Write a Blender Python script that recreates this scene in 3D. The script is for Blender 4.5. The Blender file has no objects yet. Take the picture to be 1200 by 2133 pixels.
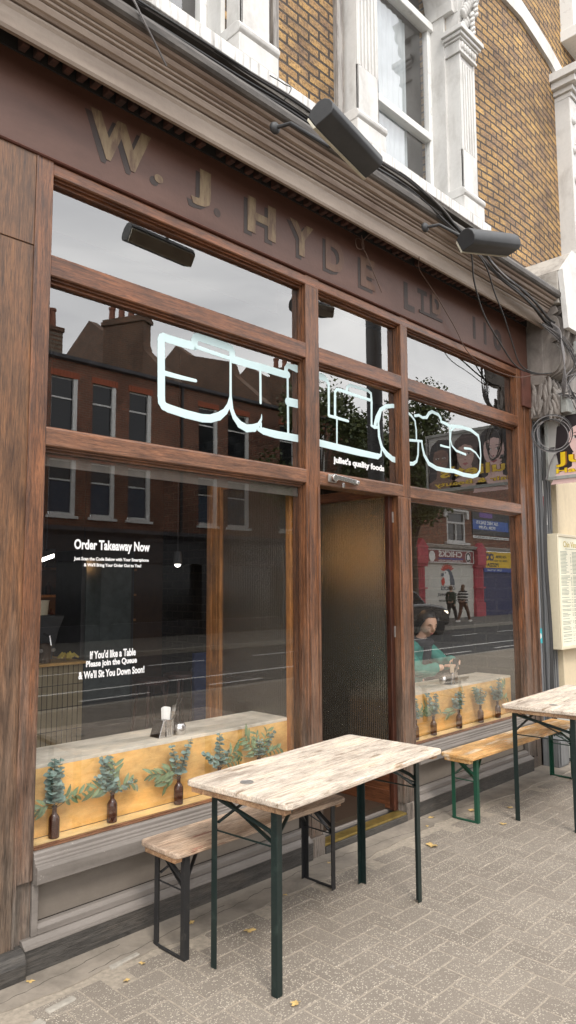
import bpy, bmesh, math, random
from mathutils import Vector, Matrix
random.seed(11)
RAD = math.radians
PI = math.pi
C = bpy.context.scene.collection
sc = bpy.context.scene

# ------------------------------------------------------------------ objects
def tag(o, label=None, cat=None, group=None, kind=None):
    if label: o['label'] = label
    if cat: o['category'] = cat
    if group: o['group'] = group
    if kind: o['kind'] = kind
    return o

ORG = {}
def thing(name, loc, label, cat, group=None, rz=0):
    o = bpy.data.objects.new(name, None)
    o.empty_display_size = 0.1
    C.objects.link(o); o.location = loc; o.rotation_euler = (0, 0, rz)
    ORG[o.name] = Vector(loc)
    return tag(o, label, cat, group)

class MB:
    """collects world-space shapes, links them as one mesh object"""
    def __init__(s): s.v = []; s.f = []
    def add(s, vs, fs):
        n = len(s.v); s.v += [Vector(p) for p in vs]; s.f += [tuple(n+i for i in f) for f in fs]; return s
    def box(s, x0, x1, y0, y1, z0, z1):
        return s.add([(x0,y0,z0),(x1,y0,z0),(x1,y1,z0),(x0,y1,z0),(x0,y0,z1),(x1,y0,z1),(x1,y1,z1),(x0,y1,z1)],
              [(0,3,2,1),(4,5,6,7),(0,1,5,4),(1,2,6,5),(2,3,7,6),(3,0,4,7)])
    def obox(s, c, size, M):
        hx, hy, hz = size[0]/2, size[1]/2, size[2]/2; c = Vector(c)
        vs = [c + M @ Vector(p) for p in [(-hx,-hy,-hz),(hx,-hy,-hz),(hx,hy,-hz),(-hx,hy,-hz),(-hx,-hy,hz),(hx,-hy,hz),(hx,hy,hz),(-hx,hy,hz)]]
        return s.add(vs, [(0,3,2,1),(4,5,6,7),(0,1,5,4),(1,2,6,5),(2,3,7,6),(3,0,4,7)])
    def bar(s, p, q, w, d, up=(0,0,1)):
        p = Vector(p); q = Vector(q); a = (q-p); L = a.length; a.normalize()
        u = Vector(up)
        if abs(a.dot(u)) > .98: u = Vector((0,1,0))
        b = a.cross(u).normalized(); c = b.cross(a)
        M = Matrix((a, b, c)).transposed()
        return s.obox((p+q)/2, (L, w, d), M)
    def tube(s, pts, r, n=8, cap=True, sx=1.0, ref=None):
        pts = [Vector(p) for p in pts]; m = len(pts)
        rs = r if isinstance(r, (list, tuple)) else [r]*m
        t0 = (pts[1]-pts[0]).normalized()
        u = Vector(ref) if ref else (Vector((0,0,1)) if abs(t0.z) < .9 else Vector((1,0,0)))
        u = (u - t0*u.dot(t0)).normalized()
        base = len(s.v)
        for i, p in enumerate(pts):
            if i == 0: t = t0
            elif i == m-1: t = (pts[i]-pts[i-1]).normalized()
            else: t = ((pts[i+1]-pts[i]).normalized() + (pts[i]-pts[i-1]).normalized())
            if t.length < 1e-6: t = (pts[i]-pts[i-1])
            t.normalize()
            if ref: u = Vector(ref)
            u = (u - t*u.dot(t))
            if u.length < 1e-5: u = Vector((1,0,0)) - t*t.x
            u.normalize(); w = t.cross(u)
            for k in range(n):
                a = 2*PI*k/n
                s.v.append(p + (u*math.cos(a)*sx + w*math.sin(a))*rs[i])
        for i in range(m-1):
            for k in range(n):
                a = base+i*n+k; b = base+i*n+(k+1) % n
                s.f.append((a, b, b+n, a+n))
        if cap:
            s.f.append(tuple(base+k for k in range(n))[::-1]); s.f.append(tuple(base+(m-1)*n+k for k in range(n)))
        return s
    def lathe(s, c, prof, n=20, axis='z'):
        c = Vector(c); base = len(s.v); m = len(prof)
        for (r, h) in prof:
            for k in range(n):
                a = 2*PI*k/n; x, y = r*math.cos(a), r*math.sin(a)
                p = {'z': (x,y,h), 'y': (x,h,y), 'x': (h,x,y)}[axis]
                s.v.append(c+Vector(p))
        for i in range(m-1):
            for k in range(n):
                a = base+i*n+k; b = base+i*n+(k+1) % n
                s.f.append((a, b, b+n, a+n))
        if prof[0][0] > 1e-6: s.f.append(tuple(base+k for k in range(n))[::-1])
        if prof[-1][0] > 1e-6: s.f.append(tuple(base+(m-1)*n+k for k in range(n)))
        return s
    def prism(s, poly, off):
        off = Vector(off); n = len(poly); P = [Vector(p) for p in poly]
        vs = P + [p+off for p in P]
        fs = [tuple(range(n))[::-1], tuple(range(n, 2*n))] + [(i, (i+1) % n, (i+1) % n+n, i+n) for i in range(n)]
        return s.add(vs, fs)
    def extr(s, prof, x0, x1):           # closed (y,z) profile swept along x
        return s.prism([(x0, y, z) for y, z in prof], (x1-x0, 0, 0))
    def sphere(s, c, rx, ry=None, rz=None, n=16, m=10, M=None):
        ry = rx if ry is None else ry; rz = rx if rz is None else rz
        c = Vector(c); base = len(s.v)
        for i in range(m+1):
            th = PI*i/m
            for k in range(n):
                a = 2*PI*k/n
                p = Vector((rx*math.sin(th)*math.cos(a), ry*math.sin(th)*math.sin(a), rz*math.cos(th)))
                s.v.append(c + (M @ p if M else p))
        for i in range(m):
            for k in range(n):
                a = base+i*n+k; b = base+i*n+(k+1) % n
                s.f.append((a, a+n, b+n, b))
        return s
    def build(s, name, mat, parent=None, origin=None, bevel=0, smooth=False, seg=2, kind=None):
        me = bpy.data.meshes.new(name)
        if parent is not None: o0 = ORG[parent.name]
        else: o0 = Vector(origin) if origin else Vector((0,0,0))
        me.from_pydata([tuple(p-o0) for p in s.v], [], s.f); me.validate()
        bm = bmesh.new(); bm.from_mesh(me)
        bmesh.ops.remove_doubles(bm, verts=bm.verts, dist=1e-6) if smooth else None
        bmesh.ops.recalc_face_normals(bm, faces=bm.faces); bm.to_mesh(me); bm.free()
        if smooth:
            me.polygons.foreach_set('use_smooth', [True]*len(me.polygons))
            try: me.set_sharp_from_angle(angle=RAD(40))
            except Exception: pass
        me.materials.append(mat)
        o = bpy.data.objects.new(name, me); C.objects.link(o)
        if parent is not None:
            # parent chain: ORG holds the absolute origin of the parent's frame
            o.parent = parent; ORG[o.name] = o0
        else:
            o.location = o0; ORG[o.name] = o0
        if bevel:
            b = o.modifiers.new('bevel', 'BEVEL'); b.width = bevel; b.segments = seg; b.limit_method = 'ANGLE'; b.angle_limit = RAD(35)
            b.harden_normals = False
        if kind: o['kind'] = kind
        return o

def copy_tree(o, parent=None):
    c = o.copy(); C.objects.link(c)
    if parent is not None: c.parent = parent
    for ch in list(o.children): copy_tree(ch, c)
    return c

def text(name, s, x0, x1, z0, z1, y, mat, parent, face='-y', bold=0.0, depth=0.0008, res=3, shear=0.0):
    """lettering stretched to fill a rectangle; face '-y' reads along +x, '+y' reads along -x, '-x' reads along -y (x0..x1 are then y0..y1, y is x)"""
    cu = bpy.data.curves.new(name, 'FONT'); cu.body = s; cu.size = 1; cu.offset = bold; cu.extrude = 0.5; cu.resolution_u = res
    cu.shear = shear; cu.align_x = 'CENTER'; cu.space_line = 0.8
    t = bpy.data.objects.new('tmp', cu); C.objects.link(t)
    dg = bpy.context.evaluated_depsgraph_get(); dg.update()
    me = bpy.data.meshes.new_from_object(t.evaluated_get(dg))
    bpy.data.objects.remove(t); bpy.data.curves.remove(cu)
    xs = [v.co.x for v in me.vertices]; ys = [v.co.y for v in me.vertices]
    ax, bx, ay, by = min(xs), max(xs), min(ys), max(ys)
    o0 = ORG[parent.name]
    for v in me.vertices:
        u = (v.co.x-ax)/(bx-ax); w = (v.co.y-ay)/(by-ay+1e-9); d = v.co.z
        z = z0+(z1-z0)*w
        if face == '-y': p = Vector((x0+(x1-x0)*u, y-d*depth, z))
        elif face == '+y': p = Vector((x1-(x1-x0)*u, y+d*depth, z))
        else: p = Vector((y-d*depth, x1-(x1-x0)*u, z))
        v.co = p-o0
    me.materials.append(mat); me.name = name
    o = bpy.data.objects.new(name, me); C.objects.link(o); o.parent = parent; ORG[o.name] = o0
    return o

# ------------------------------------------------------------------ materials
def newmat(name):
    m = bpy.data.materials.new(name); m.use_nodes = True
    N = m.node_tree.nodes; L = m.node_tree.links; b = N['Principled BSDF']
    return m, N, L, b
def coords(N, L, scale=(1,1,1), kind='Object', rot=(0,0,0)):
    t = N.new('ShaderNodeTexCoord'); mp = N.new('ShaderNodeMapping')
    mp.inputs['Scale'].default_value = scale; mp.inputs['Rotation'].default_value = rot
    L.new(t.outputs[kind], mp.inputs[0]); return mp.outputs[0]
def noise(N, L, vec, scale, detail=5, rough=.6, dist=0.0):
    n = N.new('ShaderNodeTexNoise'); n.inputs['Scale'].default_value = scale; n.inputs['Detail'].default_value = detail
    n.inputs['Roughness'].default_value = rough; n.inputs['Distortion'].default_value = dist
    if vec is not None: L.new(vec, n.inputs['Vector'])
    return n.outputs['Fac']
def ramp(N, L, fac, stops):
    r = N.new('ShaderNodeValToRGB'); e = r.color_ramp.elements
    while len(e) < len(stops): e.new(.5)
    for i, (p, c) in enumerate(stops): e[i].position = p; e[i].color = (*c, 1) if len(c) == 3 else c
    L.new(fac, r.inputs[0]); return r.outputs[0]
def mixc(N, L, fac, a, b, mode='MIX'):
    m = N.new('ShaderNodeMix'); m.data_type = 'RGBA'; m.blend_type = mode
    for sock, v in ((m.inputs[0], fac), (m.inputs[6], a), (m.inputs[7], b)):
        if isinstance(v, (int, float)): sock.default_value = v
        elif isinstance(v, tuple): sock.default_value = (*v, 1) if len(v) == 3 else v
        else: L.new(v, sock)
    return m.outputs[2]
def maths(N, L, op, a, b=None, clamp=False):
    m = N.new('ShaderNodeMath'); m.operation = op; m.use_clamp = clamp
    for sock, v in ((m.inputs[0], a), (m.inputs[1], b)):
        if v is None: continue
        if isinstance(v, (int, float)): sock.default_value = v
        else: L.new(v, sock)
    return m.outputs[0]
def maprange(N, L, v, a, b, c=0.0, d=1.0):
    m = N.new('ShaderNodeMapRange'); L.new(v, m.inputs[0])
    for i, x in enumerate((a, b, c, d)): m.inputs[i+1].default_value = x
    return m.outputs[0]
def bump(N, L, b, h, strength=.3, dist=.01, prev=None):
    n = N.new('ShaderNodeBump'); n.inputs['Strength'].default_value = strength; n.inputs['Distance'].default_value = dist
    L.new(h, n.inputs['Height'])
    if prev: L.new(prev, n.inputs['Normal'])
    if b: L.new(n.outputs[0], b.inputs['Normal'])
    return n.outputs[0]

def plain(name, col, rough=.5, metal=0, var=.15, scale=12, bmp=.1, bs=60, emis=None, spec=.5):
    m, N, L, b = newmat(name)
    v = coords(N, L); f = noise(N, L, v, scale)
    lo = tuple(c*(1-var) for c in col); hi = tuple(min(1, c*(1+var)) for c in col)
    L.new(ramp(N, L, f, [(.3, lo), (.7, hi)]), b.inputs['Base Color'])
    b.inputs['Roughness'].default_value = rough; b.inputs['Metallic'].default_value = metal
    b.inputs['Specular IOR Level'].default_value = spec
    if bmp: bump(N, L, b, noise(N, L, v, bs, 3), bmp, .004)
    if emis:
        b.inputs['Emission Color'].default_value = (*emis[0], 1); b.inputs['Emission Strength'].default_value = emis[1]
    return m

def worn(name, col, dirt, rough=.6, scale=5, amt=(.5,.68), streak=(1,1,1), bmp=.25, bs=40, chips=None, chamt=.66):
    """paint with dirt patches (and chips showing another colour)"""
    m, N, L, b = newmat(name)
    v = coords(N, L, streak); f = noise(N, L, v, scale, 8, .65, .3)
    v0 = coords(N, L)
    c = mixc(N, L, ramp(N, L, f, [(amt[0], (0,0,0)), (amt[1], (1,1,1))]), col, dirt)
    c = mixc(N, L, .25, c, mixc(N, L, noise(N, L, v0, scale*9, 4), tuple(x*.6 for x in col), tuple(min(1,x*1.3) for x in col)))
    if chips:
        cf = ramp(N, L, noise(N, L, v0, scale*3.3, 8, .7), [(chamt, (0,0,0)), (chamt+.02, (1,1,1))])
        c = mixc(N, L, cf, c, chips)
    L.new(c, b.inputs['Base Color']); b.inputs['Roughness'].default_value = rough
    bump(N, L, b, noise(N, L, v0, bs, 5), bmp, .004)
    return m

def wood(name, dark, light, axis='x', sc_=6, rough=.5, grain=.35, spots=None, grey=None, zr=None, stretch=14, coat=0):
    """long-grained timber; grey=(colours) and zr=(z0,z1) fade it to weathered grey towards the ground"""
    m, N, L, b = newmat(name)
    s = [stretch, stretch, stretch]; s['xyz'.index(axis)] = 1.0
    s = [x*(1.7 if x > 1 else 1.35) for x in s]
    v = coords(N, L, tuple(s)); v0 = coords(N, L)
    f1 = noise(N, L, v, sc_*.35, 8, .62, 1.2); f2 = noise(N, L, v, sc_*3.5, 6, .7, .4)
    f = maths(N, L, 'ADD', maths(N, L, 'MULTIPLY', f1, .6), maths(N, L, 'MULTIPLY', f2, .4))
    mid = tuple((a+c)/2 for a, c in zip(dark, light))
    c = ramp(N, L, f, [(.36, dark), (.5, mid), (.62, light)])
    fade = None
    if grey:
        g = ramp(N, L, f, [(.34, grey[0]), (.5, tuple((a+c_)/2 for a, c_ in zip(*grey))), (.62, grey[1])])
        geo = N.new('ShaderNodeNewGeometry'); sx = N.new('ShaderNodeSeparateXYZ'); L.new(geo.outputs['Position'], sx.inputs[0])
        zz = maths(N, L, 'ADD', sx.outputs[2], maths(N, L, 'MULTIPLY', maths(N, L, 'SUBTRACT', noise(N, L, v, 1.3, 5, .6), .5), zr[2] if len(zr) > 2 else 2.2))
        fade = maprange(N, L, zz, zr[0], zr[1], 1, 0)
        c = mixc(N, L, fade, c, g)
    if spots:
        sf = ramp(N, L, noise(N, L, coords(N, L, tuple(1+(x-1)*.18 for x in s)), spots[1], 6, .6), [(spots[2], (0,0,0)), (spots[2]+.07, (1,1,1))])
        c = mixc(N, L, sf, c, spots[0])
    s3 = [x*2.6 if x > 2 else x*1.6 for x in s]
    pores = noise(N, L, coords(N, L, tuple(s3)), sc_*1.3, 3, .5)
    if stretch >= 8: c = mixc(N, L, 1.0, c, ramp(N, L, pores, [(.34, (.45,.42,.40)), (.47, (1,1,1)), (.60, (1,1,1)), (.72, (1.3,1.25,1.2))]), 'MULTIPLY')
    c = mixc(N, L, 1.0, c, ramp(N, L, noise(N, L, coords(N, L, tuple(1+(x-1)*.07 for x in s)), 3.1, 6, .65), [(.30, (.55,.52,.50)), (.5, (.98,.98,.98)), (.7, (1.35,1.25,1.15))]), 'MULTIPLY')
    rv = maths(N, L, 'ADD', maths(N, L, 'MULTIPLY', f1, .5), rough-.25)
    L.new(c, b.inputs['Base Color']); L.new(rv, b.inputs['Roughness'])
    if coat: b.inputs['Coat Weight'].default_value = coat; b.inputs['Coat Roughness'].default_value = .25
    p = bump(N, L, None, maths(N, L, 'ADD', f2, pores), grain, .003)
    bump(N, L, b, noise(N, L, v0, 90, 3), .08, .002, p)
    return m

def brickmat(name, c1, c2, c3, mortar, plane='xz', bw=.225, bh=.075, ms=.01, wav=False, bmp=.9, dark=.3):
    m, N, L, b = newmat(name)
    t = N.new('ShaderNodeNewGeometry'); s = N.new('ShaderNodeSeparateXYZ'); L.new(t.outputs['Position'], s.inputs[0])
    cb = N.new('ShaderNodeCombineXYZ')
    ax = {'x': 0, 'y': 1, 'z': 2}
    u = s.outputs[ax[plane[0]]]; w = s.outputs[2]
    if wav:   # the courses of this old wall sag and rise a little along its length
        cv = N.new('ShaderNodeFloatCurve'); L.new(maprange(N, L, u, 6.0, 8.2, 0, 1), cv.inputs[1])
        cr = cv.mapping.curves[0]; cr.points[0].location = (0, .5); cr.points[1].location = (1, .3)
        cr.points.new(.35, .56); cr.points.new(.6, .52); cv.mapping.update()
        w = maths(N, L, 'SUBTRACT', w, maths(N, L, 'MULTIPLY', maths(N, L, 'SUBTRACT', cv.outputs[0], .5), .8))
        w = maths(N, L, 'ADD', w, maths(N, L, 'MULTIPLY', maths(N, L, 'SUBTRACT', noise(N, L, t.outputs['Position'], 1.1, 2), .5), .06))
    jit = maths(N, L, 'MULTIPLY', maths(N, L, 'SUBTRACT', noise(N, L, t.outputs['Position'], 14, 3), .5), .012)
    L.new(maths(N, L, 'ADD', u, jit), cb.inputs[0]); L.new(maths(N, L, 'ADD', w, jit), cb.inputs[1])
    br = N.new('ShaderNodeTexBrick'); L.new(cb.outputs[0], br.inputs['Vector'])
    br.offset = .5; br.inputs['Scale'].default_value = 1; br.inputs['Brick Width'].default_value = bw; br.inputs['Row Height'].default_value = bh
    br.inputs['Mortar Size'].default_value = ms; br.inputs['Mortar Smooth'].default_value = .25; br.inputs['Bias'].default_value = -.1
    br.inputs['Color1'].default_value = (*c1, 1); br.inputs['Color2'].default_value = (*c2, 1); br.inputs['Mortar'].default_value = (*mortar, 1)
    mask = maths(N, L, 'SUBTRACT', 1.0, br.outputs['Fac'])
    # soot and mottling on the brick faces
    nn = ramp(N, L, noise(N, L, cb.outputs[0], 5, 6, .7), [(.4, (0,0,0)), (.66, (1,1,1))])
    c = mixc(N, L, maths(N, L, 'MULTIPLY', nn, mask), br.outputs['Color'], c3)
    sp = ramp(N, L, noise(N, L, cb.outputs[0], 55, 5, .7), [(.35, (dark,)*3), (.55, (1,1,1)), (.75, (1.0,1.0,1.0))])
    c = mixc(N, L, 1.0, c, sp, 'MULTIPLY')
    c = mixc(N, L, 1.0, c, ramp(N, L, noise(N, L, t.outputs['Position'], .9, 7, .7), [(.32, (.55,.53,.52)), (.52, (1,1,1)), (.7, (1.15,1.12,1.05))]), 'MULTIPLY')
    L.new(c, b.inputs['Base Color']); b.inputs['Roughness'].default_value = .9
    h = maths(N, L, 'ADD', mask, maths(N, L, 'MULTIPLY', noise(N, L, cb.outputs[0], 70, 4), .45))
    bump(N, L, b, h, bmp, .012)
    return m

def glassmat(name, ior=2.2, tint=(1,1,1), rough=0.0, reed=False):
    """clear pane: mirrors by Fresnel on its outer faces, lets the rest through"""
    m, N, L, b = newmat(name); N.remove(b)
    out = N['Material Output']
    tr = N.new('ShaderNodeBsdfTransparent'); tr.inputs[0].default_value = (*tint, 1)
    gl = N.new('ShaderNodeBsdfGlossy'); gl.inputs['Roughness'].default_value = rough
    fr = N.new('ShaderNodeFresnel'); fr.inputs[0].default_value = ior
    geo = N.new('ShaderNodeNewGeometry')
    f = maths(N, L, 'MULTIPLY', fr.outputs[0], maths(N, L, 'SUBTRACT', 1.0, geo.outputs['Backfacing']))
    mx = N.new('ShaderNodeMixShader'); L.new(f, mx.inputs[0]); L.new(tr.outputs[0], mx.inputs[1]); L.new(gl.outputs[0], mx.inputs[2])
    L.new(mx.outputs[0], out.inputs[0]); return m

M = {}
M['brick'] = brickmat('stock_brick', (.60,.37,.135), (.40,.235,.095), (.22,.145,.105), (.080,.062,.050), ms=.0115, wav=True)
M['redbrick'] = brickmat('red_brick', (.36,.115,.06), (.22,.07,.04), (.14,.06,.04), (.26,.20,.15), ms=.014, dark=.45)
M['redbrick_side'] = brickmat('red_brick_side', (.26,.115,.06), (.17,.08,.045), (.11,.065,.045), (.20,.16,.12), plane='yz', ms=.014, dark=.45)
M['inbrick'] = brickmat('dark_painted_brick', (.012,.011,.010), (.019,.017,.014), (.035,.03,.022), (.045,.039,.03), plane='yz', bw=.25, bh=.11, ms=.011)
GREY = ((.05,.041,.034), (.19,.16,.135))
M['oak_v'] = wood('varnished_timber_upright', (.026,.010,.005), (.225,.092,.038), 'z', 6, .42, .4, grey=GREY, zr=(.1, 1.5, 2.2), coat=.15)
M['oak_h'] = wood('varnished_timber_rail', (.030,.010,.005), (.235,.090,.036), 'x', 6, .38, .4, grey=((.05,.020,.010),(.25,.12,.065)), zr=(2.2, 2.9, .5), coat=.2)
M['oak_panel'] = wood('panel_timber', (.045,.020,.009), (.20,.094,.040), 'z', 5, .45, .4, grey=((.035,.026,.020),(.15,.112,.085)), zr=(.3, 1.9, 2.2), coat=.1)
M['oak_raw'] = wood('inner_timber', (.20,.08,.022), (.42,.19,.06), 'z', 5, .5, .3)
M['oak_raw_y'] = wood('inner_timber_rail', (.17,.065,.02), (.36,.155,.05), 'y', 5, .5, .3)
M['grey_h'] = worn('weathered_grey_sill_paint', (.185,.163,.145), (.10,.086,.074), .65, 4, (.40,.66), (.35,3.5,3.5), .4, 35, chips=(.30,.27,.24), chamt=.66)
M['grey_v'] = wood('weathered_grey_timber_upright', (.07,.058,.05), (.28,.24,.205), 'z', 6, .75, .7)
M['dado'] = worn('smooth_grey_riser_paint', (.175,.150,.125), (.115,.096,.080), .55, 2.5, (.40,.68), (.5,1.6,1.6), .2, 30)
M['plinth'] = wood('dark_plinth_timber', (.025,.023,.021), (.085,.077,.068), 'x', 6, .65, .6)
M['fascia'] = worn('brown_fascia_paint', (.072,.030,.019), (.115,.055,.038), .5, 2.2, (.42,.7), (.5,1,1.6), .25, 30, chips=(.035,.018,.014), chamt=.72)
M['fascia_trim'] = worn('brown_trim_paint', (.10,.036,.025), (.045,.02,.015), .55, 8, (.5,.7))
M['dentil'] = worn('rotten_dentil', (.085,.032,.022), (.012,.009,.008), .8, 14, (.35,.6))
M['sillunder'] = worn('shaded_sill_underside', (.10,.09,.08), (.05,.045,.04), .9, 6)  # darker than the sill itself: shade beneath it painted into the colour
M['recess_shade'] = plain('black_recess_shade', (.012,.010,.009), .9)  # near-black: shadow under the cornice and in recesses put into the colour
M['cornice'] = worn('cornice_paint', (.35,.285,.24), (.15,.105,.085), .6, 4, (.42,.64), (.25,3,3), .3)
M['cornice_low'] = worn('cornice_board_paint', (.30,.245,.20), (.19,.145,.115), .6, 4, (.4,.66), (.3,2,2), .25)
M['lead'] = worn('dirty_lead', (.10,.088,.078), (.028,.024,.021), .6, 9, (.4,.62), (.5,2,2), .5)
M['stone'] = worn('white_stucco', (.60,.59,.57), (.36,.34,.315), .7, 3.2, (.48,.74), (1.5,1.5,.7), .35, 30)
M['sill'] = worn('streaked_sill_paint', (.66,.645,.62), (.16,.145,.13), .7, 9, (.5,.68), (3.5,1,.35), .4, 30)
M['stone_side'] = worn('rough_render', (.42,.39,.35), (.20,.18,.16), .85, 7, (.42,.66), (1,1,1), .8, 25)
M['console'] = worn('console_paint', (.23,.205,.185), (.085,.072,.062), .6, 6, (.42,.66), (1,1,.6), .4, 30)
M['wframe'] = worn('white_window_paint', (.74,.74,.72), (.4,.38,.36), .45, 12, (.58,.75))
M['curtain'] = plain('net_curtain', (.42,.46,.48), .9, var=.08, scale=6)
M['batten'] = worn('grey_batten', (.34,.32,.30), (.12,.105,.095), .8, 8, (.45,.6), (3,3,.4))
M['gold'] = worn('worn_gold_leaf', (.19,.135,.075), (.078,.038,.024), .6, 11, (.40,.60), (2.5,1,.6), .2)
M['gold2'] = worn('nearly_lost_gold', (.115,.062,.036), (.078,.034,.022), .55, 8, (.35,.6), (2.5,1,.6), .2)
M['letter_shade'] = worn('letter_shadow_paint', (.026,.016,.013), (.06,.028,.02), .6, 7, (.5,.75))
M['decal'] = plain('pale_mint_vinyl', (.50,.635,.65), .6, var=.03, bmp=0)
M['decal_white'] = plain('white_vinyl', (.66,.66,.66), .6, var=.02, bmp=0)
M['glass'] = glassmat('shop_glass', 3.0)
M['glass_low'] = glassmat('lower_shop_glass', 2.1)
M['glass_up'] = glassmat('sash_glass', 2.6)
M['steel'] = plain('brushed_steel', (.62,.61,.6), .25, 1, .1, 20, .05)
M['worn_steel'] = plain('worn_steel', (.36,.34,.32), .5, .7, .3, 20, .2)
M['black'] = plain('black_powdercoat', (.028,.029,.031), .55, 0, .25, 8, .1)
M['cable'] = plain('black_cable', (.022,.021,.021), .6, 0, .3, 5, 0)
M['cable_grey'] = plain('grey_cable', (.16,.15,.15), .6, 0, .3, 5, 0)
M['cable_brown'] = plain('brown_cable', (.10,.06,.045), .6, 0, .3, 5, 0)
M['greenleg'] = worn('dark_green_paint', (.005,.014,.013), (.02,.035,.03), .38, 18, (.55,.7), (1,1,1), .1)
M['greenleg2'] = worn('bottle_green_paint', (.010,.062,.036), (.03,.04,.035), .38, 18, (.58,.72), (1,1,1), .1)
M['blackleg'] = worn('chipped_black_paint', (.016,.016,.017), (.05,.045,.04), .42, 25, (.6,.72), (1,1,1), .15)
M['tabletop'] = wood('bleached_table_wood', (.40,.315,.24), (.86,.77,.66), 'x', 7, .7, .8, spots=((.30,.22,.15), 3.2, .6), stretch=16)
M['tableedge'] = wood('worn_table_edge', (.20,.095,.045), (.58,.38,.22), 'x', 8, .6, .7, stretch=8)
M['benchtop'] = wood('bleached_bench_wood', (.24,.16,.11), (.64,.50,.38), 'x', 7, .7, .8, spots=((.22,.10,.07), 3, .6), stretch=14)
M['benchyellow'] = wood('orange_worn_bench_wood', (.50,.22,.045), (.70,.47,.22), 'x', 5, .5, .5, spots=((.74,.58,.40), 2.6, .52), stretch=10)
M['ply'] = wood('birch_ply_front', (.60,.315,.085), (.78,.50,.19), 'x', 2.4, .45, .1, stretch=3.5)
M['plylight'] = wood('birch_ply_ledge', (.60,.42,.18), (.76,.60,.32), 'x', 3, .45, .1, stretch=6)
M['countertop'] = wood('pale_counter_top', (.50,.45,.37), (.66,.61,.52), 'x', 2, .4, .05, stretch=5)
M['bottle'] = plain('amber_bottle', (.045,.014,.008), .12, 0, .2, 6, 0)
M['leafr'] = None
def leafmat(name, a, b_, back):
    m, N, L, b = newmat(name)
    g = N.new('ShaderNodeNewGeometry')
    c = mixc(N, L, g.outputs['Random Per Island'], a, b_)
    c = mixc(N, L, maths(N, L, 'MULTIPLY', g.outputs['Backfacing'], .7), c, back)
    L.new(c, b.inputs['Base Color']); b.inputs['Roughness'].default_value = .5
    return m
M['euca'] = leafmat('round_eucalyptus_leaf', (.11,.175,.15), (.24,.33,.29), (.30,.38,.35))
M['olive'] = leafmat('narrow_olive_leaf', (.09,.14,.065), (.20,.26,.13), (.42,.46,.32))
M['treeleaf'] = leafmat('street_tree_leaf', (.03,.055,.015), (.13,.15,.04), (.09,.12,.04))
M['fall'] = leafmat('fallen_leaf', (.52,.40,.14), (.45,.28,.12), (.55,.44,.2))
M['stem'] = plain('stem', (.12,.10,.05), .7)
M['bark'] = plain('bark', (.09,.075,.06), .9, 0, .4, 8, .6, 20)
M['skin'] = plain('skin', (.60,.37,.26), .5, 0, .05, 9, .02)
M['lip'] = plain('lip', (.45,.14,.12), .45)
M['hair'] = plain('black_hair', (.012,.009,.008), .5, 0, .3, 40, .6, 90)
M['hair_brown'] = plain('brown_hair', (.16,.08,.04), .5, 0, .3, 40, .2)
M['jacket'] = worn('teal_jacket', (.022,.20,.155), (.015,.12,.10), .7, 5, (.4,.7), (1,1,1), .5, 14)
M['scarf'] = plain('dark_knit', (.025,.022,.024), .9, 0, .3, 30, .5)
M['trouser'] = plain('dark_cloth', (.03,.028,.028), .8)
M['paper'] = plain('brown_paper', (.52,.40,.28), .8)
M['white'] = plain('white_paper', (.80,.79,.76), .7, var=.04)
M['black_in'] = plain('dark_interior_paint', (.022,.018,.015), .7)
M['brown_in'] = plain('brown_interior_wall', (.06,.030,.014), .7)
M['floor_in'] = plain('dark_floor', (.035,.024,.017), .4)
M['farpave'] = plain('far_pavement', (.13,.12,.105), .9, 0, .2, 4, .2)

def reeded():
    m, N, L, b = newmat('reeded_glass')
    b.inputs['Base Color'].default_value = (.40,.36,.28,1); b.inputs['Transmission Weight'].default_value = .92
    b.inputs['Roughness'].default_value = .10; b.inputs['IOR'].default_value = 1.45
    g = N.new('ShaderNodeNewGeometry'); s = N.new('ShaderNodeSeparateXYZ'); L.new(g.outputs['Position'], s.inputs[0])
    w = maths(N, L, 'SINE', maths(N, L, 'MULTIPLY', s.outputs[1], 2*PI/.018))
    p = bump(N, L, None, w, .8, .003)
    cm = N.new('ShaderNodeVectorMath'); cm.operation = 'MULTIPLY'; L.new(g.outputs['Position'], cm.inputs[0]); cm.inputs[1].default_value = (1,1,1)
    bump(N, L, b, noise(N, L, cm.outputs[0], 170, 2), .9, .004, p)
    return m
M['reed'] = reeded()
M['door_dark'] = wood('dark_red_door_timber', (.020,.006,.004), (.075,.024,.012), 'z', 5, .4, .3)
M['door_dark_y'] = wood('dark_red_door_rail', (.06,.020,.010), (.17,.065,.028), 'y', 5, .4, .3)
M['dust'] = plain('dusty_strip', (.10,.088,.075), .8)

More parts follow.
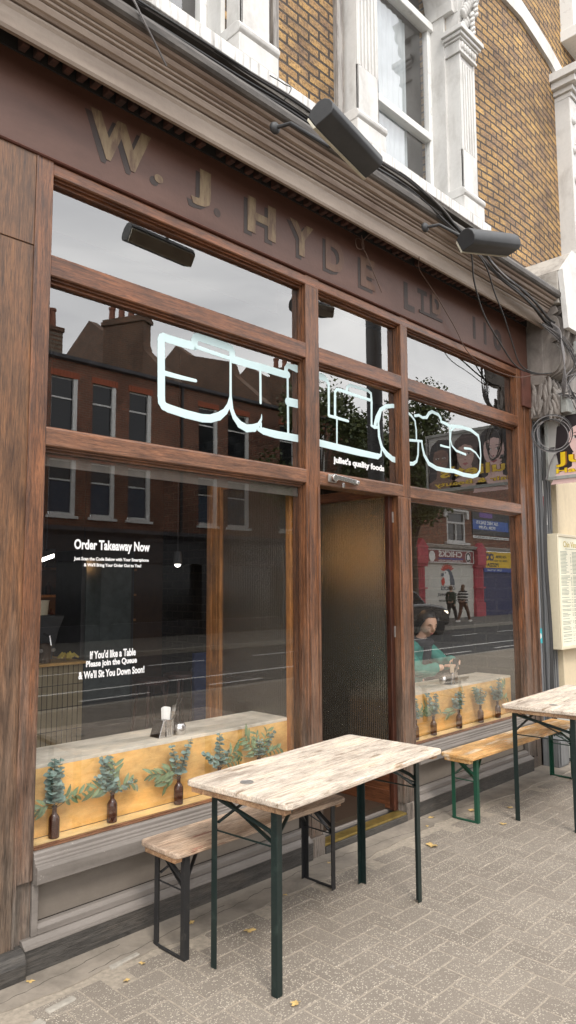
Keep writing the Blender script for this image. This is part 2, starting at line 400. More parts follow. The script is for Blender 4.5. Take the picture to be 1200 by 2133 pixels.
def paver():
    m, N, L, b = newmat('concrete_paver')
    g = N.new('ShaderNodeNewGeometry'); P = g.outputs['Position']
    base = ramp(N, L, g.outputs['Random Per Island'], [(0, (.20,.165,.13)), (.5, (.245,.206,.165)), (1, (.30,.257,.208))])
    base = mixc(N, L, .5, base, ramp(N, L, noise(N, L, P, 1.7, 6, .6), [(.3, (.15,.125,.100)), (.7, (.33,.285,.235))]))
    base = mixc(N, L, ramp(N, L, noise(N, L, P, 260, 3, .7), [(.38, (0,0,0)), (.62, (1,1,1))]), tuple([.7*x for x in (.19,.165,.138)]), base)
    vo = N.new('ShaderNodeTexVoronoi'); vo.inputs['Scale'].default_value = 118; L.new(P, vo.inputs['Vector'])
    vr = N.new('ShaderNodeSeparateColor'); L.new(vo.outputs['Color'], vr.inputs[0])
    speck = maths(N, L, 'MULTIPLY', maths(N, L, 'GREATER_THAN', vr.outputs[0], .56), maths(N, L, 'LESS_THAN', vo.outputs['Distance'], .38))
    patch = ramp(N, L, noise(N, L, P, 2.3, 4), [(.30, (.35,)*3), (.6, (.95,)*3)])
    c = mixc(N, L, maths(N, L, 'MULTIPLY', speck, patch), base, (.46,.41,.335))
    # scuffs and gum
    gum = ramp(N, L, noise(N, L, P, 9, 3, .5), [(.72, (0,0,0)), (.75, (1,1,1))])
    c = mixc(N, L, maths(N, L, 'MULTIPLY', gum, .35), c, (.42,.40,.37))
    L.new(c, b.inputs['Base Color']); b.inputs['Roughness'].default_value = .88
    bump(N, L, b, noise(N, L, P, 180, 4, .7), .5, .003)
    return m
M['paver'] = paver()
M['joint'] = plain('sand_joint', (.285,.245,.195), .95, 0, .25, 40, .3)
M['strip'] = worn('cracked_concrete', (.25,.215,.175), (.12,.102,.082), .9, 4, (.42,.66), (1,1,1), .6, 30)
M['asphalt'] = plain('asphalt', (.05,.05,.05), .85, 0, .3, 20, .5, 120)
M['kerb'] = plain('granite_kerb', (.30,.275,.235), .8, 0, .2, 30, .3)
M['roadpaint'] = plain('road_paint', (.72,.71,.68), .7, 0, .1)
# ================================================================== GROUND
def chamfer_block(m, x0, x1, y0, y1, z0, z1, c=.004):
    dz = [random.uniform(-.0015, .0015) for _ in range(4)]
    P = [(x0,y0),(x1,y0),(x1,y1),(x0,y1)]; Q = [(x0+c,y0+c),(x1-c,y0+c),(x1-c,y1-c),(x0+c,y1-c)]
    vs = [(a,b,z0) for a,b in P] + [(a,b,z1-c*.8) for a,b in P] + [(a,b,z1+d) for (a,b),d in zip(Q,dz)]
    fs = [(8,9,10,11)] + [(4+i,4+(i+1)%4,8+(i+1)%4,8+i) for i in range(4)] + [(i,(i+1)%4,4+(i+1)%4,4+i) for i in range(4)]
    m.add(vs, fs)
pav = MB(); w = .111; g = .0024
for a in range(2, 96):
    for b in range(-25, 28):
        k = (a-b) % 4; x = a*w; y = b*w
        if k == 0: r = (x, x+2*w, y, y+w)
        elif k == 3: r = (x, x+w, y, y+2*w)
        else: continue
        if r[3] > 2.95: continue
        chamfer_block(pav, r[0]+g, r[1]-g, r[2]+g, r[3]-g, -.05, 0)
pav.build('pavement', M['paver'], kind='structure')
j = MB(); j.box(-30, 60, -2.8, 3.4, -.2, -.0022); j.build('pavement_bed', M['joint'], kind='structure')
# cracked concrete strip along the shopfront, its street edge broken
st = MB(); pts = []; x = -1.0
random.seed(5)
while x < 9.5:
    pts.append((x, 2.93+.035*math.sin(x*1.7)+random.uniform(-.018,.018))); x += random.uniform(.05,.16)
top = [(a, b, .004) for a, b in pts]
st.prism([(-1.0, 3.2, .004)] + top + [(9.5, 3.2, .004)], (0,0,-.02))
st.build('concrete_strip', M['strip'], kind='structure')
cr = MB()
for sx, ex in ((1.2,2.0),(1.75,2.6),(2.5,3.3),(3.3,4.3),(4.5,5.2)):
    n = 26; yb = random.uniform(2.98, 3.06)
    P = [(sx+(ex-sx)*i/n+random.uniform(-.01,.01), yb+.09*(i/n-.5)*(1 if sx < 3 else -1)+random.uniform(-.010,.010)) for i in range(n+1)]
    for (a,b),(c,d) in zip(P, P[1:]):
        cr.bar((a,b,.0042),(c,d,.0042), random.uniform(.0012,.004), .001)
cr.build('pavement_crack', plain('crack_dirt', (.07,.06,.048), .95), kind='structure')
# lumps of loose kerb stone showing at the strip's edge
lp = MB()
for (a,b,l,ww,rz) in ((1.56,2.83,.13,.035,.1),(1.38,2.77,.16,.045,.1),(1.93,2.94,.16,.03,.1)):
    lp.obox((a,b,.0), (l,ww,.016), Matrix.Rotation(rz,3,'Z'))
lp.build('mortar_patch', M['kerb'], kind='structure', bevel=.006)
rd = MB(); rd.box(-30, 70, -9.4, -2.95, -.3, -.10); rd.build('road', M['asphalt'], kind='structure')
kb = MB()
for i in range(-20, 60): kb.box(i*.9+.004, i*.9+.896, -2.95, -2.80, -.3, .004)
kb.build('kerb', M['kerb'], kind='structure', bevel=.01)
kb = MB()
for i in range(-20, 80): kb.box(i*.9+.004, i*.9+.896, -9.55, -9.40, -.3, .02)
kb.build('kerb', M['kerb'], kind='structure', bevel=.01)
op = MB(); op.box(-30, 70, -13.6, -9.55, -.3, .016); op.build('pavement', M['farpave'], kind='structure')
mk = MB()
mk.box(-30, 60, -4.95, -4.85, -.10, -.096)
for i in range(-8, 20): mk.box(i*3.2, i*3.2+1.6, -7.45, -7.35, -.10, -.096); mk.box(i*2.6+.7, i*2.6+2.0, -3.95, -3.87, -.10, -.096)
mk.build('road_marking', M['roadpaint'], kind='structure')
gg = MB(); gg.box(-300, 300, -300, 300, -.6, -.4); gg.build('ground', M['asphalt'], kind='structure')

# ================================================================== THE SHOP BUILDING
B = thing('shop_building', (4, 3.3, 0), 'old brick building with brown timber shopfront, tall white sash windows and big panes', 'building')
def part(m, name, mat, bevel=0, smooth=False, p=None): return m.build(name, M[mat], p or B, bevel=bevel, smooth=smooth)
F = 3.16
# brick wall, one sheet with window openings cut by building it in pieces round them
W1 = (1.45, 2.80); W2 = (4.24, 5.49); ZS, ZT = 4.93, 7.75
m = MB()
m.box(-1, W1[0], 3.3, 3.6, 4.3, 12); m.box(W1[1], W2[0], 3.3, 3.6, 4.3, 12); m.box(W2[1], 13, 3.3, 3.6, 4.3, 12)
m.box(W1[0], W1[1], 3.3, 3.6, ZT, 12); m.box(W2[0], W2[1], 3.3, 3.6, ZT, 12)
part(m, 'brick_wall', 'brick')
m = MB(); m.box(-1, 13, 3.45, 3.6, 3.75, 4.3); m.box(-1, 1.2, 3.3, 3.5, 0, 3.75); part(m, 'backing_wall', 'recess_shade')
# raised white string course that follows the wavy courses
m = MB(); pl = [(3.0,7.72),(6.0,7.78),(6.62,7.84),(7.01,7.86),(7.35,7.80),(7.71,7.72),(8.05,7.60),(8.2,7.55)]
for (a,b),(c,d) in zip(pl, pl[1:]):
    m.prism([(a,3.26,b),(c,3.26,d),(c,3.26,d+.21),(a,3.26,b+.21)], (0,.06,0))
part(m, 'string_course', 'stone')
# sill course
m = MB(); m.extr([(3.3,4.87),(3.12,4.875),(3.10,4.885),(3.10,4.975),(3.115,4.985),(3.3,5.0)], .5, 5.86); part(m, 'stone_sill', 'sill', bevel=.004)
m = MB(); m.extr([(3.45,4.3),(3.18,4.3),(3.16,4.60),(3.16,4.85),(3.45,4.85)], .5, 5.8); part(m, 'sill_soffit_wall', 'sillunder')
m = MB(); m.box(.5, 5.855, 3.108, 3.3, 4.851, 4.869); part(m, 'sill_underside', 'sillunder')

def pilaster(x0, x1, zb, zc, ztop, scale=1.0):
    """fluted pilaster: base block, torus, shaft with flutes, capital, carved bracket above"""
    p = MB(); xc = (x0+x1)/2; hw = (x1-x0)/2; yf = 3.17
    p.box(x0-.045, x1+.045, 3.125, 3.31, zb, zb+.13)
    p.extr([(3.31,zb+.13),(3.14,zb+.13),(3.115,zb+.15),(3.11,zb+.175),(3.125,zb+.20),(3.15,zb+.215),(3.31,zb+.215)], x0-.05, x1+.05)
    p.box(x0, x1, yf, 3.31, zb+.215, zc)
    pr = part(p, 'pilaster', 'stone', bevel=.006)
    q = MB(); n = 5; wv = (x1-x0-.05)/n
    for i in range(n+1):
        xx = x0+.025+i*wv
        q.box(xx-.009, xx+.009, yf-.014, yf+.004, zb+.60, zc-.06)
    q.box(x0+.0, x0+.014, yf-.014, yf+.004, zb+.215, zc-.0); q.box(x1-.014, x1, yf-.014, yf+.004, zb+.215, zc)
    q.box(x0, x1, yf-.014, yf+.004, zb+.23, zb+.60)
    q.build('fluting', M['stone'], pr, bevel=.004)
    c = MB()
    for (dy, zz, h) in ((.02,0,.025),(.012,.03,.09),(.03,.12,.02),(.05,.145,.03),(.07,.18,.045)):
        c.box(x0-dy, x1+dy, yf-.012-dy, 3.31, zc+zz, zc+zz+h)
    for i in range(6):
        xx = x0+.02+(x1-x0-.04)*i/5
        c.sphere((xx, yf-.03, zc+.075), .018, .018, .035, 8, 6)
    c.build('capital', M['stone'], pr, bevel=.005)
    d = MB()
    d.extr([(3.31,zc+.225),(yf-.03,zc+.225),(yf-.0,zc+.30),(yf-.07,zc+.55),(yf-.12,zc+.7),(3.31,zc+.7)], x0+.01, x1-.01)
    random.seed(int(x0*10))
    for i in range(26):   # carved acanthus leaves
        t = i/25; s_ = (-1)**i; yy = yf-.01-.09*t
        d.sphere((xc+s_*hw*(.2+.6*((i*7)%5)/5), yy-.01, zc+.27+.42*t), .026, .03, .05, 8, 6, Matrix.Rotation(s_*.7,3,'Y'))
    d.build('carved_bracket', M['stone'], pr, smooth=True)
    return pr
pilaster(2.815, 3.07, 5.0, 6.53, 7.3)
pilaster(1.20, 1.45, 5.0, 6.53, 7.3)
pilaster(3.985, 4.245, 5.0, 6.53, 7.3)
pilaster(5.485, 5.745, 5.0, 6.53, 7.3)

def sash_window(x0, x1, curtain_to):
    yf = 3.44; zr = 5.81; zt = 6.86
    fr = MB()
    a, b = x0+.035, x1-.035
    fr.box(a, a+.055, yf, 3.50, 5.0, 6.95); fr.box(b-.055, b, yf, 3.50, 5.0, 6.95)
    fr.box(a+.055, b-.055, yf-.02, 3.50, zr-.06, zr-.012); fr.box(a+.055, b-.055, yf+.012, 3.50, zr, zr+.045)
    fr.box(a+.055, b-.055, yf, 3.50, 5.0, 5.05); fr.box(a, b, yf-.03, 3.50, zt, zt+.075)
    win = part(fr, 'sash_window', 'wframe', bevel=.006)
    for xa in (x0, x1-.035): f = MB(); f.box(xa, xa+.035, 3.30, 3.50, 5.0, 6.95); f.build('window_reveal', M['stone'], win)
    # round-headed arch surround
    ar = MB(); xc = (x0+x1)/2; r0 = (x1-x0)/2-.0; n = 18
    for i in range(n):
        t0, t1 = PI*i/n, PI*(i+1)/n
        P = lambda t, r: (xc+r*math.cos(t), 6.95+r*math.sin(t))
        (ax_, az), (bx_, bz), (cx_, cz), (dx_, dz) = P(t0, r0), P(t1, r0), P(t1, r0-.05), P(t0, r0-.05)
        ar.prism([(ax_,3.2,az),(bx_,3.2,bz),(cx_,3.2,cz),(dx_,3.2,dz)], (0,.28,0))
        (ax_, az), (bx_, bz), (cx_, cz), (dx_, dz) = P(t0, r0+.2), P(t1, r0+.2), P(t1, r0+.0), P(t0, r0+.0)
        ar.prism([(ax_,3.17,az),(bx_,3.17,bz),(cx_,3.17,cz),(dx_,3.17,dz)], (0,.14,0))
    ar.build('arch', M['stone'], win)
    gl = MB(); gl.box(a+.05, b-.05, 3.470, 3.475, 5.05, zr-.05); gl.box(a+.05, b-.05, 3.478, 3.483, zr+.03, zt+.01)
    gl.prism([(xc+(r0-.05)*math.cos(PI*i/16), 3.47, 6.935+(r0-.05)*math.sin(PI*i/16)) for i in range(17)], (0,.005,0))
    gl.build('pane', M['glass_up'], win)
    cu = MB(); nn = 60
    vs = []
    for i in range(nn+1):
        xx = a+.05+(curtain_to-a-.05)*i/nn; yy = 3.53+.008*math.sin(i*1.1)
        vs += [(xx,yy,5.02),(xx,yy,6.84)]
    cu.add(vs, [(2*i,2*i+2,2*i+3,2*i+1) for i in range(nn)])
    cu.build('net_curtain', M['curtain'], win, smooth=True)
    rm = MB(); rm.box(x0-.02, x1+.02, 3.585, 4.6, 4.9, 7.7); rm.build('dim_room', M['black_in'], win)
sash_window(W1[0], W1[1], 2.50); sash_window(W2[0], W2[1], 5.16)
# upper window and pilaster at the right
m = MB(); m.box(7.86, 8.22, 3.12, 3.31, 4.9, 7.30); m.box(7.83, 8.25, 3.09, 3.31, 5.3, 5.42); part(m, 'pilaster', 'stone', bevel=.01)
m = MB()
for dy, z0, z1 in ((.0,7.30,7.36),(.03,7.36,7.42),(.08,7.42,7.50),(.12,7.50,7.60)): m.box(7.86-dy, 8.22+dy, 3.10-dy, 3.31, z0, z1)
for i in range(14): m.sphere((7.92+.05*(i%6), 3.11, 6.3+.06*i), .035, .03, .05, 8, 6)
part(m, 'capital', 'stone', bevel=.006)
m = MB(); m.box(8.12, 9.6, 3.08, 3.32, 8.22, 8.36); m.box(8.14, 8.24, 3.14, 3.36, 8.36, 10.5); m.box(8.24, 9.3, 3.30, 3.36, 8.36, 8.46); part(m, 'sash_window', 'wframe', bevel=.006)
m = MB(); m.box(8.24, 9.3, 3.285, 3.295, 8.46, 10.5); part(m, 'pane', 'curtain')
# battens
for xa, xb in ((3.195,3.25),(3.875,3.935)):
    m = MB(); m.box(xa, xb, 3.255, 3.303, 4.99, 9.5); part(m, 'wall_batten', 'batten', bevel=.004)

# ---- cornice, fascia
m = MB()
m.extr([(3.40,4.31),(2.985,4.30),(2.985,4.34),(3.40,4.34)], .3, 6.61); part(m, 'cornice_soffit', 'recess_shade')
m = MB(); m.extr([(3.0,4.168),(2.978,4.165),(2.970,4.18),(2.970,4.265),(2.962,4.28),(2.962,4.292),(2.985,4.294),(2.985,4.302),(3.0,4.302)], .3, 6.612); part(m, 'cornice_board', 'cornice_low')
pro = [(3.2,4.303),(2.958,4.303),(2.948,4.312),(2.936,4.314),(2.924,4.334),(2.922,4.340),(2.934,4.343),(2.934,4.347),(2.912,4.349),(2.908,4.358),(2.920,4.360),(2.920,4.364),(2.896,4.366),(2.892,4.374),(2.904,4.376),(2.904,4.380),(2.872,4.382),(2.862,4.394),(2.858,4.400),(2.872,4.403),(2.872,4.407),(2.840,4.409),(2.828,4.418),(3.2,4.418)]
m = MB(); m.extr(pro, .3, 6.614); part(m, 'cornice_moulding', 'cornice')
m = MB(); m.extr([(3.2,4.420),(2.832,4.420),(2.812,4.426),(2.800,4.440),(2.797,4.470),(2.806,4.492),(2.83,4.502),(3.45,4.60),(3.45,4.56),(3.2,4.5)], .3, 6.616)
lead = part(m, 'lead_lip', 'lead')
m = MB(); m.box(.3, 6.6, F, 3.30, 3.775, 4.31); fas = part(m, 'fascia', 'fascia')
for i in range(74):
    xx = 1.0+i*.0765
    if xx > 6.5: break
    if random.random() < .06+.02*max(0,xx-3.5): continue
    h = random.uniform(.055,.075); m = MB(); m.box(xx, xx+.036, 3.095+random.uniform(-.004,.004), 3.158, 4.30-h, 4.299); part(m, 'dentil', 'dentil', bevel=.004)
m = MB(); m.box(.3, 6.6, 3.150, 3.1595, 4.225, 4.2999); part(m, 'dentil_shade_backing', 'recess_shade')  # black strip that paints the shade in the gaps between dentils
m = MB(); m.extr([(3.2,3.772),(3.150,3.772),(3.145,3.766),(3.150,3.760),(3.2,3.760)], 1.3, 6.46)
part(m, 'fascia_bead', 'fascia_trim')

letters = [('W',1.775,2.15,3.90,4.145,1),('.',2.175,2.235,3.905,3.955,1),('J',2.43,2.575,3.885,4.115,1),('.',2.63,2.685,3.895,3.945,2),
 ('H',2.87,3.115,3.875,4.105,1),('Y',3.245,3.475,3.87,4.10,1),('D',3.60,3.80,3.865,4.095,2),('E',3.985,4.155,3.86,4.09,2),
 ('L',4.555,4.70,3.86,4.08,2),('T',4.745,4.88,3.915,4.085,2),('D',4.92,5.06,3.91,4.08,2),('1',5.60,5.645,3.88,4.08,2),('1',5.79,5.835,3.875,4.075,2),('0',5.96,6.12,3.87,4.07,2)]
def letter(ch, x0, x1, z0, z1, k):
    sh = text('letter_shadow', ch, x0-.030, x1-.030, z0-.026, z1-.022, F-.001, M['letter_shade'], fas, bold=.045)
    if k == 1 or ch in 'DEY': text('gilt_letter', ch, x0, x1, z0, z1, F-.0035, M['gold'] if k == 1 else M['gold2'], fas, bold=.045)
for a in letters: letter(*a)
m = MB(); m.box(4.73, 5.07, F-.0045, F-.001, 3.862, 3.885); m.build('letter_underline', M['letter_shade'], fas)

# ---- timber frame of the shopfront
XL = [(1.59,3.395),(3.525,4.47),(4.56,6.36)]
ZR = [(.50,2.345),(2.44,3.18),(3.29,3.69)]
def stile(x0, x1, z0, z1, mat='oak_v', y0=F, y1=3.29, name='mullion'):
    m = MB(); m.box(x0, x1, y0, y1, z0, z1); return part(m, name, mat, bevel=.004)
stile(1.512, 1.59, .38, 3.772, name='stile'); stile(6.36, 6.45, .12, 3.772, name='stile')
stile(3.395, 3.525, .12, 3.69); stile(4.47, 4.56, 2.345, 3.69); stile(4.40, 4.56, .12, 2.3445, y0=F-.002)
# grooves planted on the posts
for x in (3.412, 3.497, 4.418, 4.53): 
    m = MB(); m.box(x, x+.012, F-.006, F+.004, .14, 2.33); part(m, 'post_bead', 'oak_v', bevel=.002)
def rail(z0, z1, x0, x1, mat='oak_h', y0=F+.001):
    m = MB(); m.extr([(3.29,z0),(y0+.006,z0),(y0,z0+.006),(y0,z1-.012),(y0+.004,z1-.004),(y0+.05,z1),(3.29,z1)], x0, x1); return part(m, 'rail', mat)
for (x0, x1) in XL:
    rail(3.69, 3.758, x0-.0, x1+.0); rail(3.18, 3.29, x0, x1); rail(2.345, 2.44, x0, x1)
m = MB(); m.box(3.395, 3.525, F+.001, 3.29, 3.69, 3.758); m.box(4.47, 4.56, F+.001, 3.29, 3.69, 3.758); part(m, 'rail', 'oak_h')
# glazing beads inside every light (ogee in two steps)
def beads(x0, x1, z0, z1, hmat='oak_h'):
    def bd(fn, mat):
        m = MB()
        for d, y0 in ((.006, 3.182), (.014, 3.200)): fn(m, d, y0)
        part(m, 'glazing_bead', mat)
    bd(lambda m, d, y0: m.box(x0, x0+d, y0, 3.222, z0, z1), 'oak_v'); bd(lambda m, d, y0: m.box(x1-d, x1, y0, 3.222, z0, z1), 'oak_v')
    bd(lambda m, d, y0: m.box(x0+.0141, x1-.0141, y0, 3.222, z1-d*1.6, z1), hmat); bd(lambda m, d, y0: m.box(x0+.0141, x1-.0141, y0, 3.222, z0, z0+d*.5), hmat)
panes = {}
for ci, (x0, x1) in enumerate(XL):
    for ri, (z0, z1) in enumerate(ZR):
        if ci == 1 and ri == 0: continue
        beads(x0, x1, z0, z1)
        # the big lights are made of tall sheets butted together above the middle rail
        p = MB(); p.box(x0+.002, x1-.002, 3.2245, 3.2305, z0-.0, z1+.0)
        panes[ci, ri] = part(p, 'window_pane', 'glass_low' if (ci, ri) == (0, 0) else 'glass')
# left pilaster panel
m = MB(); m.box(1.335, 1.500, F+.004, 3.3, .12, 3.30); part(m, 'pilaster_panel', 'oak_panel')
m = MB(); m.box(1.500, 1.512, F-.004, 3.3, .12, 3.772); m.box(1.318, 1.335, F-.006, 3.3, .12, 3.30); part(m, 'pilaster_bead', 'oak_v', bevel=.003)
m = MB(); m.box(.9, 1.308, F+.006, 3.3, .12, 3.30); m.box(1.308, 1.318, F-.012, 3.3, .12, 3.3); part(m, 'pilaster_panel', 'oak_v', bevel=.002)
m = MB(); m.box(.8, 1.4995, F-.001, 3.3, 3.302, 3.759); part(m, 'pilaster_block', 'oak_panel', bevel=.003)
m = MB(); m.box(1.512, 1.59, F+.02, 3.3, .12, .3795); part(m, 'stile_foot', 'oak_v')
m = MB(); m.extr([(3.3,0),(3.105,0),(3.100,.07),(3.115,.105),(3.15,.12),(3.3,.12)], .5, 1.545); part(m, 'pilaster_plinth', 'plinth', bevel=.006)
# sills, riser panels, plinths
def riser(x0, x1):
    m = MB(); m.extr([(3.29,.498),(3.166,.498),(3.160,.490),(3.160,.474),(3.150,.470),(3.150,.458),(3.142,.455),(3.142,.446),(3.126,.440),(3.122,.432),(3.122,.372),(3.128,.366),(3.29,.366)], x0, x1); part(m, 'window_sill', 'grey_h', bevel=.002)
    m = MB(); m.box(x0, x1, 3.222, 3.25, .13, .366); part(m, 'riser_shade_backing', 'recess_shade')  # black board that paints the shadow line round the riser panel
    m = MB(); m.box(x0+.043, x1-.045, 3.203, 3.2215, .186, .352); part(m, 'riser_panel', 'dado', bevel=.004)
    m = MB(); m.box(x0+.0301, x1-.031, 3.175, 3.2215, .358, .366); part(m, 'panel_head', 'grey_h')
    m = MB()
    m.box(x0, x0+.03, 3.165, 3.205, .14, .366)
    if x1 > 5: m.box(x1-.03, x1, 3.165, 3.205, .14, .366)
    m.extr([(3.205,.185),(3.18,.182),(3.172,.172),(3.165,.168),(3.165,.14),(3.205,.14)], x0+.0301, x1-.031); part(m, 'panel_moulding', 'grey_h', bevel=.003)
    m = MB(); m.extr([(3.29,.139),(3.16,.139),(3.150,.130),(3.140,.122),(3.128,.118),(3.125,.108),(3.29,.108)], x0-.0465, x1); part(m, 'plinth_moulding', 'grey_h', bevel=.002)
    m = MB(); m.extr([(3.29,0),(3.130,0),(3.128,.107),(3.29,.107)], x0-.0465, x1); part(m, 'plinth', 'plinth')
riser(1.592, 3.395); riser(4.5601, 6.36)
for a_, b_ in ((3.395, 3.525), (4.41, 4.56)):
    m = MB(); m.box(a_, b_, 3.145, 3.29, 0, .119); part(m, 'post_base', 'grey_v', bevel=.004)
# right pilaster of the shopfront
m = MB(); m.box(6.452, 6.60, F+.012, 3.3, .0, 3.76); m.box(6.50,6.515,F+.002,3.3,.1,3.7); m.box(6.60, 6.635, F-.008, 3.3, 0, 3.40); part(m, 'pilaster_panel', 'oak_v', bevel=.004)
m = MB(); m.box(6.44, 6.62, F-.02, 3.3, 3.40, 3.76); part(m, 'pilaster_block', 'fascia_trim', bevel=.003)
# threshold
m = MB(); m.box(3.5255, 4.4095, 3.14, 3.75, 0, .045); part(m, 'threshold_step', 'plinth', bevel=.004)
m = MB(); m.box(3.526, 4.409, 3.150, 3.235, .0455, .062); br_ = plain('worn_brass', (.42,.31,.10), .35, .85, .35, 14, .2); m.build('threshold_plate', br_, B, bevel=.004)
m = MB(); m.box(3.526, 4.409, 3.28, 3.33, .0455, .066); m.box(3.526, 4.409, 3.40, 3.43, .0455, .056); part(m, 'threshold_strip', 'grey_h', bevel=.003)
# open reeded door, swung inwards from its right jamb
m = MB(); yd = 3.215; yw = 4.02
m.box(4.352, 4.396, yd, yd+.042, .07, 2.42); m.box(4.352, 4.396, yw-.09, yw, .07, 2.42)
door = part(m, 'door', 'door_dark', bevel=.003)
m = MB(); m.box(4.353, 4.395, yd+.042, yw-.09, 2.345, 2.42); m.build('door_rail', M['door_dark_y'], door, bevel=.003)
m = MB(); m.box(4.353, 4.395, yd+.042, yw-.09, .075, .20); m.box(4.357, 4.391, yd+.042, yw-.09, .20, .40); m.box(4.353, 4.395, yd+.042, yw-.09, .40, .46); m.build('door_rail', M['door_dark_y'], door, bevel=.003)
m = MB(); m.box(4.371, 4.376, yd+.042, yw-.09, .46, 2.345); m.build('reeded_pane', M['reed'], door)
m = MB()
for z in (.35, 1.30, 2.15): m.box(4.388, 4.40, yd-.006, yd-.001, z, z+.08)
m.build('hinge', M['worn_steel'], door)
# latch on the rail over the door
m = MB(); m.box(3.60, 3.68, 3.148, 3.1605, 2.372, 2.425); la = part(m, 'door_latch', 'worn_steel', bevel=.003)
m = MB(); m.lathe((3.635,3.150,2.40), [(.024,-.035),(.026,-.03),(.026,-.012),(.02,-.005),(.02,0)], 16, 'y'); m.bar((3.65,3.13,2.405),(3.86,3.13,2.392),.022,.03); m.bar((3.72,3.125,2.372),(3.72,3.125,2.34),.02,.014); m.tube([(3.86,3.13,2.392),(3.885,3.13,2.39)],.017,10); m.box(3.85,3.90,3.135,3.161,2.375,2.41)
m.build('latch_bolt', M['steel'], la, bevel=.002)
# lobby screen behind the left post: timber and reeded glass running inwards
m = MB(); m.box(3.37, 3.43, 4.00, 4.15, .1, 2.46); m.box(3.378, 3.422, 3.30, 3.34, .1, 2.46); m.box(3.365,3.37,4.03,4.06,.1,2.46); m.box(3.365,3.37,4.09,4.12,.1,2.46); scr = part(m, 'lobby_screen', 'oak_raw', bevel=.004)
m = MB(); m.box(3.375, 3.425, 3.34, 4.00, 2.38, 2.46); m.box(3.378, 3.422, 3.34, 4.0, .1, .2); m.build('screen_rail', M['oak_raw_y'], scr, bevel=.004)
m = MB(); m.box(3.396, 3.401, 3.34, 4.00, .2, 2.38); m.build('reeded_pane', M['reed'], scr)
m = MB(); m.box(3.44, 4.36, 4.02, 4.10, 2.40, 2.50); m.build('lobby_head', M['oak_raw_y'], scr)

# ---- interior shell
m = MB(); m.box(1.2, 6.5, 3.3, 9.0, .0, .10); part(m, 'interior_floor', 'floor_in')
m = MB(); m.box(1.2, 6.6, 3.46, 9.0, 3.74, 3.85); part(m, 'interior_ceiling', 'black_in')
m = MB(); m.box(1.1, 6.6, 9.0, 9.1, 0, 3.8); m.box(1.1, 1.2, 3.3, 9.0, 0, 3.8); part(m, 'interior_wall', 'brown_in')
m = MB(); m.box(6.46, 6.6, 3.3, 9.0, 0, 3.8); part(m, 'interior_brick_wall', 'inbrick')
m = MB(); m.box(1.6, 3.39, 3.2315, 3.33, .45, .499); m.box(4.562, 6.355, 3.2315, 3.33, .45, .499); part(m, 'window_ledge', 'plylight')
m = MB()
for (a, b, z, y) in ((1.6,3.39,3.6,3.5),(4.6,6.3,3.6,3.5)): m.box(a, b, 3.42, 3.46, 3.55, 3.74)
part(m, 'pelmet', 'black_in')
m = MB(); m.box(1.60, 3.39, 3.236, 3.242, 2.262, 2.344); part(m, 'frosted_strip', 'dust')

